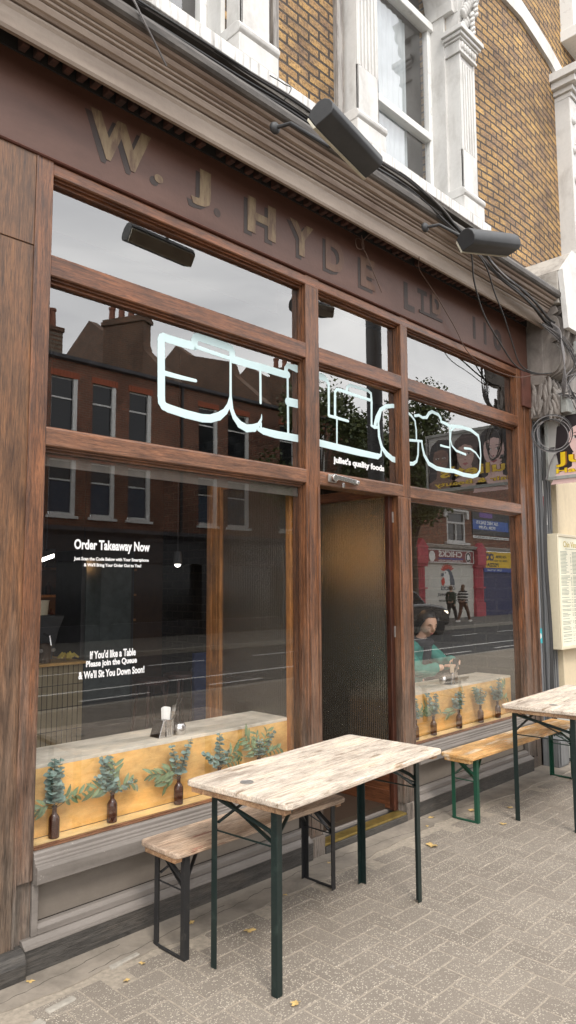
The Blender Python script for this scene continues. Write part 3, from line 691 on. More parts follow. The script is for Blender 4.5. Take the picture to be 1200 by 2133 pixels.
# ---- window lettering
mp = lambda pts: pts
import json
def ribbon(m, pts, r, th=.028):
    """flat vinyl stroke: pts are (x,z,width) on the glass"""
    P = [Vector((x, 3.2238, z)) for x, z in pts]
    m.tube(P, r, 10, True, sx=th, ref=(0,1,0))
    for p in ([P[0], P[-1]] + P[1:-1]):
        pass
LOGO = json.loads('''[[0,[[2.5156,3.0657],[2.4399,3.0624],[2.3227,3.0631],[2.3017,3.0651],[2.2895,3.0581],[2.2831,3.042],[2.2844,2.9622],[2.287,2.8591],[2.2891,2.7246],[2.2924,2.6936],[2.3078,2.6742],[2.3382,2.6661],[2.4549,2.6541],[2.5764,2.6499],[2.639,2.6577],[2.7028,2.6817],[2.7516,2.7189],[2.7811,2.7652],[2.7942,2.8193]],[0.0258,0.0258,0.0258,0.0258,0.0258,0.0258,0.0258,0.0258,0.0258,0.0258,0.0258,0.0258,0.0258,0.0258,0.0258,0.0258,0.02,0.015,0.009]],[0,[[2.5156,3.0657],[2.5163,3.0994],[2.5263,3.1186],[2.5428,3.1261],[2.6459,3.1244],[2.766,3.1215],[2.794,3.115],[2.8043,3.0955],[2.8066,3.061]],[0.0258,0.0258,0.0258,0.0258,0.0258,0.0258,0.0258,0.0258,0.0258]],[0,[[2.5156,3.0657],[2.6464,3.0587],[2.7664,3.0545],[2.8112,3.0559]],[0.013,0.013,0.013,0.013]],[0,[[2.8112,3.0533],[2.9496,3.0533],[3.0821,3.0551],[3.246,3.0532],[3.285,3.0567]],[0.0258,0.0258,0.0258,0.0258,0.0258]],[0,[[2.7933,3.0362],[2.7939,2.9058],[2.7942,2.8193],[2.8013,2.7429],[2.8261,2.6954],[2.8692,2.6591],[2.9267,2.6437],[2.9853,2.6554],[3.0269,2.6841],[3.0498,2.7235],[3.0523,2.7508]],[0.009,0.009,0.01,0.016,0.018,0.02451,0.0258,0.0258,0.014,0.007,0.003]],[0,[[2.3143,2.8609],[2.4128,2.8597],[2.528,2.8621]],[0.0155,0.0135,0.01]],[0,[[3.0405,3.0325],[3.0417,2.9558],[3.0427,2.8254]],[0.0098,0.0098,0.0098]],[0,[[3.0269,2.653],[3.0691,2.6478],[3.1677,2.6428],[3.3083,2.6451],[3.462,2.6466]],[0.014,0.02322,0.0258,0.0258,0.0258]],[0,[[3.0498,2.6967],[3.0449,2.6691],[3.063,2.6496]],[0.004,0.009,0.012]],[0,[[3.2693,3.0534],[3.2722,3.0963],[3.288,3.1167],[3.365,3.1164],[3.4671,3.1133]],[0.018,0.018,0.018,0.0258,0.0258]],[0,[[3.2863,3.057],[3.2877,2.8651],[3.2889,2.6701]],[0.0098,0.0098,0.0098]],[0,[[3.2916,2.877],[3.3629,2.8786],[3.444,2.8818]],[0.03,0.03,0.03]],[1,[[3.5858,3.1122],[3.634,3.1134],[3.6744,3.0996],[3.6937,3.0757],[3.6936,2.9703],[3.6918,2.854]],[0.0258,0.0258,0.018,0.013,0.0115,0.0115]],[1,[[3.695,2.8513],[3.7778,2.8495],[3.9005,2.8471]],[0.0115,0.0115,0.01]],[1,[[3.7578,2.854],[3.7597,2.9602],[3.761,3.0331],[3.7815,3.0539],[3.8238,3.0565],[3.9715,3.0505],[4.1532,3.047]],[0.0125,0.0125,0.0125,0.0125,0.0125,0.0125,0.0125]],[1,[[3.8891,3.052],[3.8951,3.0932],[3.9288,3.1147],[4.0266,3.1156],[4.1271,3.1153],[4.1695,3.0998],[4.1753,3.0357],[4.1706,2.858],[4.204,2.8491],[4.2516,2.8565]],[0.0125,0.0125,0.0125,0.0125,0.0125,0.0125,0.0125,0.0125,0.0125,0.0125]],[1,[[3.7779,2.8573],[3.7745,2.6625]],[0.00784,0.00784]],[1,[[3.5795,2.6463],[3.7908,2.6404],[4.0333,2.6354],[4.2358,2.6346],[4.2781,2.6494],[4.2872,2.6979]],[0.0258,0.0258,0.0258,0.02322,0.012,0.006]],[1,[[4.2141,2.8707],[4.2346,2.9274],[4.2844,2.9955],[4.3536,3.0341],[4.4336,3.052],[4.5459,3.0657]],[0.017,0.017,0.017,0.017,0.017,0.017]],[1,[[4.284,2.981],[4.2527,2.8947],[4.2592,2.7888],[4.2914,2.7103],[4.352,2.6648],[4.42,2.6373],[4.5306,2.6302]],[0.012,0.0125,0.0145,0.017,0.02322,0.02322,0.02322]],[2,[[4.6282,3.0364],[4.6806,3.0201],[4.7328,2.9845],[4.7472,2.9108],[4.7483,2.8289]],[0.011,0.011,0.01,0.009,0.009]],[2,[[4.6199,2.8131],[4.7481,2.825],[4.8248,2.8308]],[0.011,0.011,0.011]],[2,[[4.7741,2.8237],[4.7652,2.7114],[4.7414,2.6582],[4.6976,2.6342],[4.6129,2.6241]],[0.011,0.011,0.013,0.016,0.018]],[2,[[4.7345,3.0254],[4.7894,3.0384],[4.8441,3.0283],[4.9005,3.0402],[4.9362,3.08],[4.9828,3.101],[5.0754,3.0931],[5.1095,3.0656],[5.1154,3.04],[5.1915,3.0322],[5.2517,3.0216],[5.3014,3.0294],[5.4405,3.0443],[5.5963,3.0406],[5.7151,3.009],[5.7413,2.949],[5.7507,2.8368],[5.7253,2.6927],[5.6794,2.6485],[5.5983,2.6287],[5.4427,2.6272],[5.2934,2.6419],[5.1717,2.6337],[5.0306,2.6347],[4.9177,2.6603],[4.8534,2.7226],[4.8294,2.7831],[4.8205,2.8328]],[0.012,0.012,0.012,0.015,0.015,0.015,0.015,0.015,0.015,0.015,0.015,0.016,0.016,0.016,0.016,0.012,0.01,0.012,0.016,0.019,0.019,0.019,0.019,0.019,0.019,0.016,0.012,0.01]],[2,[[5.2465,3.014],[5.2417,2.8255],[5.2404,2.6586]],[0.00882,0.00882,0.00882]],[2,[[5.0985,2.8353],[5.1697,2.8344],[5.2422,2.8362]],[0.01,0.009,0.008]],[2,[[5.2673,2.9903],[5.2532,2.9075],[5.2751,2.8568],[5.3401,2.8224],[5.4915,2.8093]],[0.006,0.007,0.009,0.011,0.011]],[2,[[5.4765,2.8623],[5.5731,2.8698],[5.6647,2.8469],[5.7372,2.7955]],[0.011,0.01,0.009,0.008]],[2,[[5.2671,2.9876],[5.3259,3.0237],[5.4024,3.0452]],[0.009,0.009,0.009]]]''')
def build_logo():
    by = {0: MB(), 1: MB(), 2: MB()}
    for pane, pts, wds in LOGO:
        m = by[pane]
        ribbon(m, pts, wds, .0009/max(wds))
        for (x, z), r in zip(pts, wds):
            m.sphere((x, 3.2238, z), r, .0009, r, 14, 6)
    for k, m in by.items():
        m.build('logo_lettering', M['decal'], panes[k, 1])
build_logo()
Y = 3.2236
text('strapline_lettering', "juliet's quality foods", 3.735, 4.315, 2.515, 2.575, Y, M['decal_white'], panes[1,1], bold=.05, shear=.0)
pn = panes[0,0]
text('window_lettering', 'Order Takeaway Now', 1.785, 2.228, 1.850, 1.915, Y, M['decal_white'], pn, bold=.03)
text('window_lettering', 'Just Scan the Code Below with Your Smartphone', 1.785, 2.222, 1.806, 1.828, Y, M['decal_white'], pn, bold=.03)
text('window_lettering', "& We'll Bring Your Order Out to You!", 1.840, 2.175, 1.776, 1.798, Y, M['decal_white'], pn, bold=.03)
text('window_lettering', "If You'd like a Table", 1.885, 2.150, 1.325, 1.365, Y, M['decal_white'], pn, bold=.03)
text('window_lettering', 'Please join the Queue', 1.865, 2.158, 1.278, 1.318, Y, M['decal_white'], pn, bold=.03)
text('window_lettering', "& We'll Sit You Down Soon!", 1.825, 2.205, 1.232, 1.270, Y, M['decal_white'], pn, bold=.03)
# ================================================================== TABLES AND BENCHES
def rounded_top(m, x0, x1, y0, y1, z0, z1, r=.03):
    P = []
    for cx, cy, a0 in ((x1-r,y1-r,0),(x0+r,y1-r,90),(x0+r,y0+r,180),(x1-r,y0+r,270)):
        for k in range(5):
            a = RAD(a0+k*22.5); P.append((cx+r*math.cos(a), cy+r*math.sin(a)))
    m.prism([(a,b,z0) for a,b in P], (0,0,z1-z0))
def angle_leg(x, y, z0, z1, sx, sy, w=.034, t=.004):
    """L-section steel leg, its corner at (x,y) and flanges running by the signs sx, sy"""
    m = MB()
    m.box(min(x,x+sx*w), max(x,x+sx*w), min(y,y+sy*t), max(y,y+sy*t), z0, z1)
    m.box(min(x,x+sx*t), max(x,x+sx*t), min(y+sy*t,y+sy*w), max(y+sy*t,y+sy*w), z0, z1)
    return m
def beer_table(name, loc, L, Wd, H, rz, label, cat, group, top, edge, leg, inset=.05, foot=False, x_in=.05, bolt=True):
    """folding beer-garden table or bench: plank top, end battens, angle-iron legs, crossed braces"""
    t = thing(name, loc, label, cat, group)
    o0 = Vector(loc); X, Y_, Z = loc
    hw, hl = Wd/2, L/2; th = .027 if not foot else .026
    m = MB(); rounded_top(m, X-hl, X+hl, Y_-hw, Y_+hw, H-th, H, .03)
    tp = m.build('tabletop' if not foot else 'seat', M[top], t, bevel=.007, seg=3)
    eb = .026
    for s in (-1, 1):
        xa = X+s*(hl-.012); xb = X+s*(hl-.055)
        m = MB(); m.box(min(xa,xb), max(xa,xb), Y_-hw+.03, Y_+hw-.03, H-th-eb, H-th-.0002); m.build('end_batten', M[edge], t, bevel=.004)
    zt = H-th-.001; w = .034 if not foot else .030
    for s in (-1, 1):
        xl = X+s*(hl-x_in-.01)
        ly = [Y_-hw+inset, Y_+hw-inset]
        for yy, sy in ((ly[0], 1), (ly[1], -1)):
            angle_leg(xl, yy, .0, zt-eb*(0), -s, sy, w).build('leg', M[leg], t, bevel=.001)
        # brace frame: low V to the legs, folding strut to the underside
        zb = zt-.135 if not foot else zt-.115
        m = MB(); xx = xl-s*.010
        m.tube([(xx,ly[0]+.01,zb-.008),(xx-s*.0,ly[0]+.03,zb),(xx,ly[0]+.05,zb+.012),(xx,(ly[0]+ly[1])/2,zb+.05),(xx,ly[1]-.05,zb+.085),(xx,ly[1]-.01,zb+.10)], .0105, 6)
        m.build('cross_brace', M[leg], t, smooth=True)
        m = MB(); m.bar((xx-s*.004,ly[1]-.01,zt-.012),(xx-s*.004,ly[0]+.012,zb-.045), .004, .022, up=(1,0,0)); m.build('cross_brace', M[leg], t)
        xs = X+s*(hl*.42 if not foot else hl*.58)
        m = MB()
        for sy, yy in ((1, ly[0]+.02), (-1, ly[1]-.02)):
            m.bar((xx-s*.01, yy, zb-.02), (xs, yy+sy*.09, zt-.004), .016, .007)
        m.box(xs-.012, xs+.012, ly[0]+.08, ly[1]-.08, zt-.010, zt)
        m.build('folding_strut', M[leg], t)
        m = MB(); m.tube([(xx, ly[0]+.004, zb-.05), (xx, ly[1]-.004, zb-.05)], .0042, 6); m.build('tie_rod', M[leg], t)
        if foot:
            m = MB(); m.tube([(xl-s*.006,ly[0],.012),(xl-s*.004,ly[0]+.04,.006),(xl-s*.004,ly[1]-.04,.006),(xl-s*.006,ly[1],.012)], .008, 6); m.build('foot_bar', M[leg], t, smooth=True)
    t.rotation_euler = (0, 0, rz)
    return t
T1 = beer_table('beer_table', (2.772, 2.473, 0), 1.305, .62, .80, RAD(4.6), 'bleached wooden folding table with dark green legs standing in front of the doorway', 'table', 'folding beer garden tables', 'tabletop', 'tableedge', 'greenleg', .115)
T2 = beer_table('beer_table', (5.60, 2.42, 0), 1.36, .57, .815, RAD(4), 'far wooden folding table with red worn edge, cut off at the right of the photo', 'table', 'folding beer garden tables', 'tabletop', 'tableedge', 'greenleg', .06)
B1 = beer_table('beer_bench', (2.642, 2.866, 0), 1.205, .29, .487, RAD(1.0), 'bleached wooden bench with chipped black legs behind the nearer table', 'bench', 'folding beer garden benches', 'benchtop', 'tableedge', 'blackleg', .03, True, .06)
B2 = beer_table('beer_bench', (5.52, 2.855, 0), 1.83, .27, .475, RAD(0), 'orange-yellow worn bench with bottle green legs under the right hand window', 'bench', 'folding beer garden benches', 'benchyellow', 'benchyellow', 'greenleg2', .03, True, .09)
m = MB(); m.lathe((2.258,2.485,.8005), [(.0,0),(.029,0),(.031,.001),(.031,.003),(.026,.0035),(.024,.002),(.0,.002)], 24)
tag(m.build('metal_cap', M['worn_steel'], None, (2.258,2.485,.8005)), 'round dark metal cap set in the near end of the bleached table', 'cap')
m = MB(); m.lathe((5.13,2.36,.8155), [(.0,0),(.029,0),(.031,.001),(.031,.003),(.026,.0035),(.0,.002)], 24)
tag(m.build('metal_cap', M['worn_steel'], None, (5.13,2.36,.8155)), 'round dark metal cap set in the red-edged table at the right', 'cap')

# ================================================================== FALLEN LEAVES
random.seed(3)
def fallen(x, y, s, label, col='fall'):
    pts = []; n = 20; ph = random.uniform(0,6)
    for i in range(n):
        a = 2*PI*i/n; r = s*(.80+.22*math.sin(5*a+ph)+.10*math.sin(9*a))*random.uniform(.85,1.12)
        pts.append((r*math.cos(a), r*math.sin(a)*random.uniform(.62,.72), .002+.20*s*(.5+.5*math.sin(2*a+ph))))
    m = MB(); rot = Matrix.Rotation(random.uniform(0,6.28),3,'Z'); c = Vector((x,y,.003))
    m.add([c+Vector((0,0,.004))]+[c+rot@Vector(p) for p in pts], [(0,1+i,1+(i+1)%n) for i in range(n)])
    o = m.build('fallen_leaf', M[col], None, (x,y,0)); tag(o, label, 'leaf', 'fallen leaves on the paving')
LV = [(2.51,2.74,.034,'yellow maple leaf on the paving between bench foot and near table leg'),(2.22,2.15,.026,'small yellow leaf beside the foot of the nearest table leg'),
(4.11,2.74,.05,'largest tan maple leaf lying out on the paving beyond the near table'),(1.55,3.08,.022,'pale leaf tucked against the shopfront plinth at lower left'),(2.36,3.01,.024,'yellow leaf under the bleached bench near its front foot'),
(1.84,2.79,.018,'tiny leaf scrap on the cracked strip nearest the photo corner'),(1.97,2.86,.018,'tiny pale leaf scrap on the paving left of the bench'),(4.94,2.93,.04,'tan leaf between the feet of the green legged bench'),
(4.82,2.62,.03,'pale leaf in front of the green legged bench foot'),(5.2,2.77,.028,'yellow leaf beneath the orange bench'),(4.59,3.06,.03,'curled tan leaf on the concrete strip past the door'),(5.63,2.40,.022,'small red-brown leaf under the far table'),
(4.41,2.98,.018,'small white scrap of leaf beside the doorway'),(2.92,2.9,.016,'pink-brown sliver of leaf beneath the bench seat'),(3.43,3.03,.016,'small leaf against the door post foot')]
for a in LV: fallen(*a)

# ================================================================== FLOODLIGHTS
def floodlight(pa, pb, roll, root, label):
    """trough lamp from pa to pb held out on an arm whose wall plate sits at root"""
    pa, pb = Vector(pa), Vector(pb); c = (pa+pb)/2
    t = thing('floodlight', tuple(root), label, 'floodlight', 'floodlights on arms over the fascia')
    ax = (pb-pa).normalized(); out = Vector((0,-1,0)); out = (out-ax*out.dot(ax)).normalized(); up = ax.cross(out)
    if up.z < 0: up = -up
    Rm = Matrix.Rotation(roll, 3, ax); out = Rm@out; up = Rm@up
    # section: rounded back, flat lens edge facing the wall and down
    sec = [(a*.84, b*.84) for a, b in [(-.075,-.060),(.045,-.085),(.075,-.070),(.092,-.035),(.092,.010),(.070,.055),(.030,.078),(-.020,.078),(-.075,.058)]]
    m = MB(); m.prism([pa+out*a+up*b for a,b in sec], pb-pa)
    h = m.build('housing', M['black'], t, bevel=.006, seg=3, smooth=True)
    m = MB(); m.prism([pa+ax*.002+out*a+up*b for a,b in [(-.0640,-.055),(-.0640,.042),(-.077,.036),(-.080,-.048)]], (pb-pa)-ax*.004)
    m.build('lens', plain('dusty_lens', (.50,.47,.38), .5) if 'dusty_lens' not in bpy.data.materials else bpy.data.materials['dusty_lens'], t, bevel=.003)
    m = MB(); m.tube([Vector(root), Vector(root)+Vector((0.03,-.10,-.005)), c+up*.06-out*.09], .0115, 8); m.build('arm', M['black'], t, smooth=True)
    m = MB(); m.lathe(tuple(root), [(.033,.012),(.036,.0),(.030,-.012),(.018,-.02)], 14, 'y'); m.build('wall_plate', M['black'], t, smooth=True)
floodlight((2.620,2.328,4.125), (3.120,2.388,4.075), RAD(-34), (2.76,2.80,4.325), 'black trough floodlight on an arm above the letters W and J, the nearer one')
floodlight((4.21,2.425,4.03), (4.70,2.335,4.13), RAD(-22), (4.30,2.80,4.285), 'smaller black trough floodlight above the word LTD, the farther one')

# ================================================================== CABLES
random.seed(8)
def smooth_path(P, k=6):
    P = [Vector(p) for p in P]; out = []
    for i in range(len(P)-1):
        p0 = P[max(i-1,0)]; p1 = P[i]; p2 = P[i+1]; p3 = P[min(i+2,len(P)-1)]
        for j_ in range(k):
            t = j_/k
            out.append(.5*((2*p1)+(-p0+p2)*t+(2*p0-5*p1+4*p2-p3)*t*t+(-p0+3*p1-3*p2+p3)*t**3))
    return out+[P[-1]]
def cable(P, r, label, mat='cable', group='slack cables along the shopfront', k=6):
    m = MB(); m.tube(smooth_path(P, k), r, 6); o = m.build('cable', M[mat], None, P[0], smooth=True); return tag(o, label, 'cable', group)
lab = ['thick black cable in the bundle lying along the cornice lip','thin black cable in the bundle lying along the cornice lip','grey cable in the bundle lying along the cornice lip']
for i in range(13):
    dy, dz = random.uniform(-.03,.07), random.uniform(.0,.075)
    P = []
    for j_, (x, y, z) in enumerate(((.9,2.90,4.56),(1.5,2.90,4.55),(2.1,2.88,4.555),(2.6,2.86,4.55),(2.95,2.84,4.55),(3.35,2.82,4.52),(3.75,2.81,4.50),(4.1,2.80,4.50),(4.45,2.79,4.44),(4.75,2.78,4.37),(5.08,2.79,4.33),(5.5,2.83,4.28),(5.9,2.85,4.26),(6.25,2.87,4.22),(6.55,2.90,4.17),(6.72,2.86,4.16))):
        sag = random.uniform(-.014,.014)
        P.append((x, y+dy*(1-.5*(j_>8))+sag, z+dz*(1 if j_ < 9 else .7)+sag))
    cable(P, [.008,.0045,.006][i%3]*random.uniform(.85,1.1), lab[i%3], ['cable','cable','cable_grey'][i%3])
cable([(2.9,2.86,4.6),(3.0,2.9,4.75),(3.02,3.0,4.85),(3.0,3.2,5.1),(3.02,3.24,5.6),(2.99,3.25,6.5),(3.0,3.25,8)], .0035, 'thin cable climbing the brickwork beside the white pilaster', 'cable')
cable([(4.45,2.77,4.42),(4.86,2.77,4.32),(5.05,2.84,4.12),(5.34,2.92,3.94),(5.78,3.0,3.80),(6.1,3.03,3.69),(6.38,3.0,3.67),(6.62,2.96,3.70)], .0065, 'black cable dropping from the far floodlight across the fascia to the carved bracket')
cable([(4.75,2.76,4.36),(5.1,2.77,4.26),(5.42,2.86,4.14),(5.72,2.93,4.01),(5.99,3.0,3.86),(6.18,3.02,3.71),(6.40,2.97,3.67),(6.66,2.92,3.72)], .006, 'second black cable dropping across the figures 110 to the carved bracket')
cable([(4.46,2.965,4.17),(4.60,3.06,4.15),(4.81,3.12,4.12),(4.95,3.125,4.04),(5.2,3.125,3.86),(5.42,3.125,3.68),(5.77,3.12,3.62),(6.14,3.06,3.60),(6.37,2.99,3.65),(6.62,2.95,3.70)], .004, 'thin brown wire wandering down the fascia over the word LTD', 'cable_brown')
cable([(3.98,3.05,4.22),(3.96,3.12,4.16),(4.03,3.135,4.1),(4.10,3.13,3.99),(4.2,3.13,3.86)], .004, 'loose brown wire end hanging over the letter E', 'cable_brown')
cable([(3.93,3.10,4.2),(3.98,3.12,4.13),(3.92,3.13,4.11),(3.90,3.13,4.17),(3.97,3.13,4.19),(4.0,3.13,4.12)], .003, 'small tangle of thin wire above the letter E', 'cable_brown')
cable([(1.62,2.86,4.62),(1.75,2.80,4.56),(1.86,2.79,4.43),(2.02,2.84,4.33)], .006, 'short grey wire hanging over the cornice at upper left', 'cable_grey')
for i in range(5):
    d = random.uniform(-.03,.03)
    cable([(6.55,2.88,4.18),(6.60,2.84+d,4.10),(6.60+d,2.80,3.95),(6.6,2.79,3.75),(6.63,2.82+d,3.58),(6.70,2.86,3.48+d)], .006, 'grey cable looping down the face of the carved bracket', 'cable_grey', 'cables looping down the carved bracket')
for i in range(7):
    d = random.uniform(-.05,.05)
    cable([(6.64,2.88,3.5),(6.78,2.80,3.50+d),(6.92,2.76,3.46),(7.04,2.76,3.36+d),(7.06,2.78,3.22),(6.98+d*.5,2.86,3.08),(6.82,3.02,2.95),(6.74+d*.3,3.08,2.7)], .005, 'cable sagging from the carved bracket towards the hair salon sign', ['cable','cable_grey'][i%2], 'cables sagging behind the hair salon sign')
for i in range(3):
    a = .05*i
    cable([(6.70+.02*i,3.08,3.0),(6.72+.02*i,3.10,2.5),(6.70+.025*i,3.11,1.9),(6.73+.02*i,3.10,1.2),(6.70+.03*i,3.10,.6),(6.74+.05*i,3.08,.12),(6.9+.06*i,3.0,.02)], .007, 'black cable running down beside the right hand shopfront pilaster', 'cable', 'cables running down beside the shopfront')
cable([(6.9,2.85,4.1),(7.0,2.8,4.15),(7.2,2.8,4.12),(7.6,2.85,4.1)], .012, 'thick black cable leaving the bracket to the right')
for i in range(10):
    a = [random.uniform(-.06,.06) for _ in range(6)]
    cable([(6.45+a[0],2.92,4.15+a[1]*.3),(6.62+a[2],2.80,3.98+a[3]),(6.78+a[0],2.74,3.78+a[4]),(6.66+a[5],2.80,3.60+a[1]),(6.80+a[3],2.78,3.42+a[0]),(6.98+a[1],2.80,3.26+a[2]),(6.88+a[4],2.90,3.05)], .0035, 'thin cable tangled over the front of the carved bracket', ['cable_grey','cable'][i%2], 'thin cables tangled over the carved bracket')
# hoop over the bracket and the hanging coil
co = thing('cable_coil', (6.55,3.0,3.12), 'coil of grey cable hanging under the carved bracket beside the shopfront', 'cable coil')
for i in range(5):
    r = .165+random.uniform(-.015,.02); cx, cz = 6.56+random.uniform(-.01,.01), 3.10+random.uniform(-.012,.012)
    e1 = Vector((.62,-.785,0)); r *= 1.02
    P = [Vector((cx-.01+.006*i, 2.93-.004*i, cz)) + e1*r*math.cos(2*PI*k/28) + Vector((0,0,r*.95*math.sin(2*PI*k/28))) + Vector((.785,.62,0))*.012*math.sin(4*PI*k/28+i) for k in range(29)]
    m = MB(); m.tube(P, .0042, 6, False); m.build('cable_loop', M['cable'] if i % 2 else M['cable_grey'], co, smooth=True)
m = MB(); m.box(6.53,6.56,2.94,3.01,3.24,3.27); m.bar((6.62,2.97,2.95),(6.66,2.97,2.99),.05,.012); m.build('cable_tie', M['cable'], co)
cable([(6.70,2.84,4.2),(6.68,2.82,4.28),(6.74,2.81,4.33),(6.82,2.81,4.30),(6.84,2.82,4.22),(6.78,2.83,4.18)], .006, 'small hoop of cable on top of the carved bracket')

# ================================================================== CARVED CONSOLE AND NEIGHBOUR
K = thing('carved_console', (6.8, 3.2, 3.2), 'dirty cream carved console bracket with scrolls at the end of the fascia', 'console')
m = MB(); m.box(6.62, 7.0, 3.0, 3.3, 3.62, 4.37); kb_ = m.build('backing', M['console'], K, bevel=.01)
def scroll(x0, x1, dy):
    m = MB(); pr = [(3.02,4.37),(2.86-dy,4.37),(2.84-dy,4.30)]
    for k in range(13):   # upper belly
        a = RAD(80-k*15); pr.append((2.90-dy-.07*math.cos(RAD(-90+k*14)), 4.15+.13*math.cos(RAD(k*14.5))))
    for k in range(13):   # lower volute
        pr.append((2.93-dy-.10*math.sin(RAD(10+k*13.5)), 3.86+.15*math.cos(RAD(8+k*13.5))))
    pr += [(3.02,3.66)]
    m.extr(pr, x0, x1); return m
for x0, x1, d in ((6.622,6.652,.0),(6.664,6.694,.03),(6.706,6.742,.055),(6.746,6.866,.02),(6.870,6.905,.055),(6.918,6.948,.03),(6.960,6.995,.0)):
    scroll(x0, x1, d).build('scroll_rib', M['console'], K, bevel=.006, smooth=False)
m = MB(); m.box(6.64,6.98,2.98,3.2,3.30,3.64); m.build('lower_block', M['console'], K, bevel=.01)
m = MB(); random.seed(21)
for i in range(60):
    t = random.random(); xx = 6.64+.34*random.random(); zz = 3.30+.36*t
    m.sphere((xx, 2.975-.06*math.sin(PI*min(1,t*1.1)), zz), .020, .022, .085, 10, 8, Matrix.Rotation((xx-6.81)*3.2+random.uniform(-.15,.15),3,'Y'))
    if i % 2: m.sphere((6.635-.012*math.sin(PI*t), 2.96+.2*random.random()**1.5, 3.32+.32*t), .014, .022, .085, 10, 8, Matrix.Rotation(random.uniform(-.25,.35),3,'X'))
m.build('acanthus_leaf', M['console'], K, smooth=True)
m = MB(); m.box(6.60,7.3,2.82,3.3,4.38,4.70)
m.add([(6.60,2.80,4.70),(7.3,2.80,4.70),(6.80,2.76,4.93),(7.3,2.76,4.93),(6.60,3.3,4.70),(7.3,3.3,4.70),(6.80,3.3,4.93),(7.3,3.3,4.93)],[(0,1,3,2),(0,2,6,4),(4,6,7,5),(1,5,7,3),(2,3,7,6),(0,4,5,1)])
m.build('cap_block', M['stone_side'], K, bevel=.008)
m = MB(); m.add([(6.62,2.795,4.30),(7.3,2.795,4.30),(7.3,2.75,4.95),(6.80,2.75,4.95),(6.615,2.79,4.70)],[(0,1,2,3,4)]); m.prism([(6.62,2.74,4.12),(7.3,2.74,4.12),(7.3,2.74,4.95),(6.80,2.74,4.93),(6.61,2.77,4.71)],(0,.05,0)); m.build('white_rendered_face', M['stone'], K)
m = MB(); m.box(7.0,7.3,2.95,3.3,3.2,4.3); m.build('side_block', M['console'], K, bevel=.01)
def jbox(x, y, z, sx, sz, label, mat='worn_steel'):
    t = thing('junction_box', (x,y,z), label, 'junction box', 'junction boxes on the console')
    m = MB(); m.box(x-sx/2,x+sx/2,y,y+.06,z-sz/2,z+sz/2); m.build('box', M[mat], t, bevel=.006)
    m = MB(); m.box(x-sx/2+.004,x+sx/2-.004,y-.006,y-.0005,z-sz/2+.004,z+sz/2-.004); m.build('lid', M[mat], t, bevel=.003)
M['jb'] = worn('weathered_box_grey', (.33,.34,.32), (.2,.19,.17), .6, 12)
jbox(6.90, 2.74, 3.98, .11, .13, 'pale grey junction box on the upper scroll of the console', 'jb')
jbox(6.80, 2.84, 3.42, .14, .17, 'grey-green junction box among cables low on the carved console', 'jb')

Nb = thing('neighbour_building', (9, 3.3, 0), 'cream painted neighbouring shopfront with grey metal strips at its edge', 'building')
NB = lambda m, n, mat, bevel=0: m.build(n, M[mat], Nb, bevel=bevel)
M['cream'] = worn('cream_boards', (.62,.52,.36), (.48,.39,.27), .6, 4, (.5,.75), (2,2,.3))
M['cream_box'] = worn('cream_metal', (.64,.57,.42), (.5,.43,.32), .5, 5, (.55,.75))
M['greymetal'] = worn('grey_metal_strip', (.17,.175,.18), (.07,.07,.072), .45, 6, (.4,.7), (4,4,.25))
M['greylight'] = worn('light_grey_strip', (.27,.28,.30), (.14,.14,.15), .5, 6, (.45,.7), (4,4,.25))
m = MB(); m.box(7.16, 14, 3.2, 3.5, 0, 3.3); m.box(7.16,7.20,3.17,3.2,0,3.3); NB(m, 'cream_wall', 'cream')
m = MB(); m.box(7.0, 14, 3.1, 3.5, 3.3, 4.31); NB(m, 'fascia', 'stone')
m = MB(); m.box(6.636, 6.76, 3.20, 3.3, 0, 3.42)
for i in range(4): m.box(6.655+i*.022, 6.668+i*.022, 3.185, 3.2, 0, 2.95)
NB(m, 'reeded_strip', 'greylight', .002)
m = MB()
for i in range(7):
    x = 6.80+i*.05; m.extr([(3.25,0),(3.21,0),(3.21,3.3),(3.25,3.3)], x, x+.026); m.box(x+.026, x+.05, 3.235, 3.25, 0, 3.3)
m.box(6.76, 6.80, 3.24, 3.28, 0, 3.3); NB(m, 'ribbed_panel', 'greymetal', .002)
m = MB(); m.tube([(6.78,3.16,.0),(6.78,3.16,3.3)], .02, 10); NB(m, 'thin_pipe', 'greymetal')
m = MB(); m.box(6.86,6.98,3.196,3.2095,2.28,2.72); pl_ = NB(m, 'notice', 'white')
m = MB(); m.box(6.868,6.972,3.194,3.1955,2.36,2.56); m.build('notice_panel', plain('notice_red', (.55,.04,.04), .5), pl_)
for i, s_ in enumerate(('Open','Late','Here')): text('notice_lettering', '- - -', 6.88, 6.96, 2.50-i*.055, 2.51-i*.055, 3.193, M['white'], pl_)
m = MB(); m.box(6.655,6.735,3.182,3.1845,1.12,1.26); st_ = NB(m, 'blue_sticker', 'decal'); st_.data.materials[0] = plain('sticker_blue', (.06,.45,.52), .4)
m = MB(); m.lathe((6.695,3.1805,1.19),[(.026,0),(.026,.001)],20,'y'); m.build('sticker_disc', M['white'], st_)
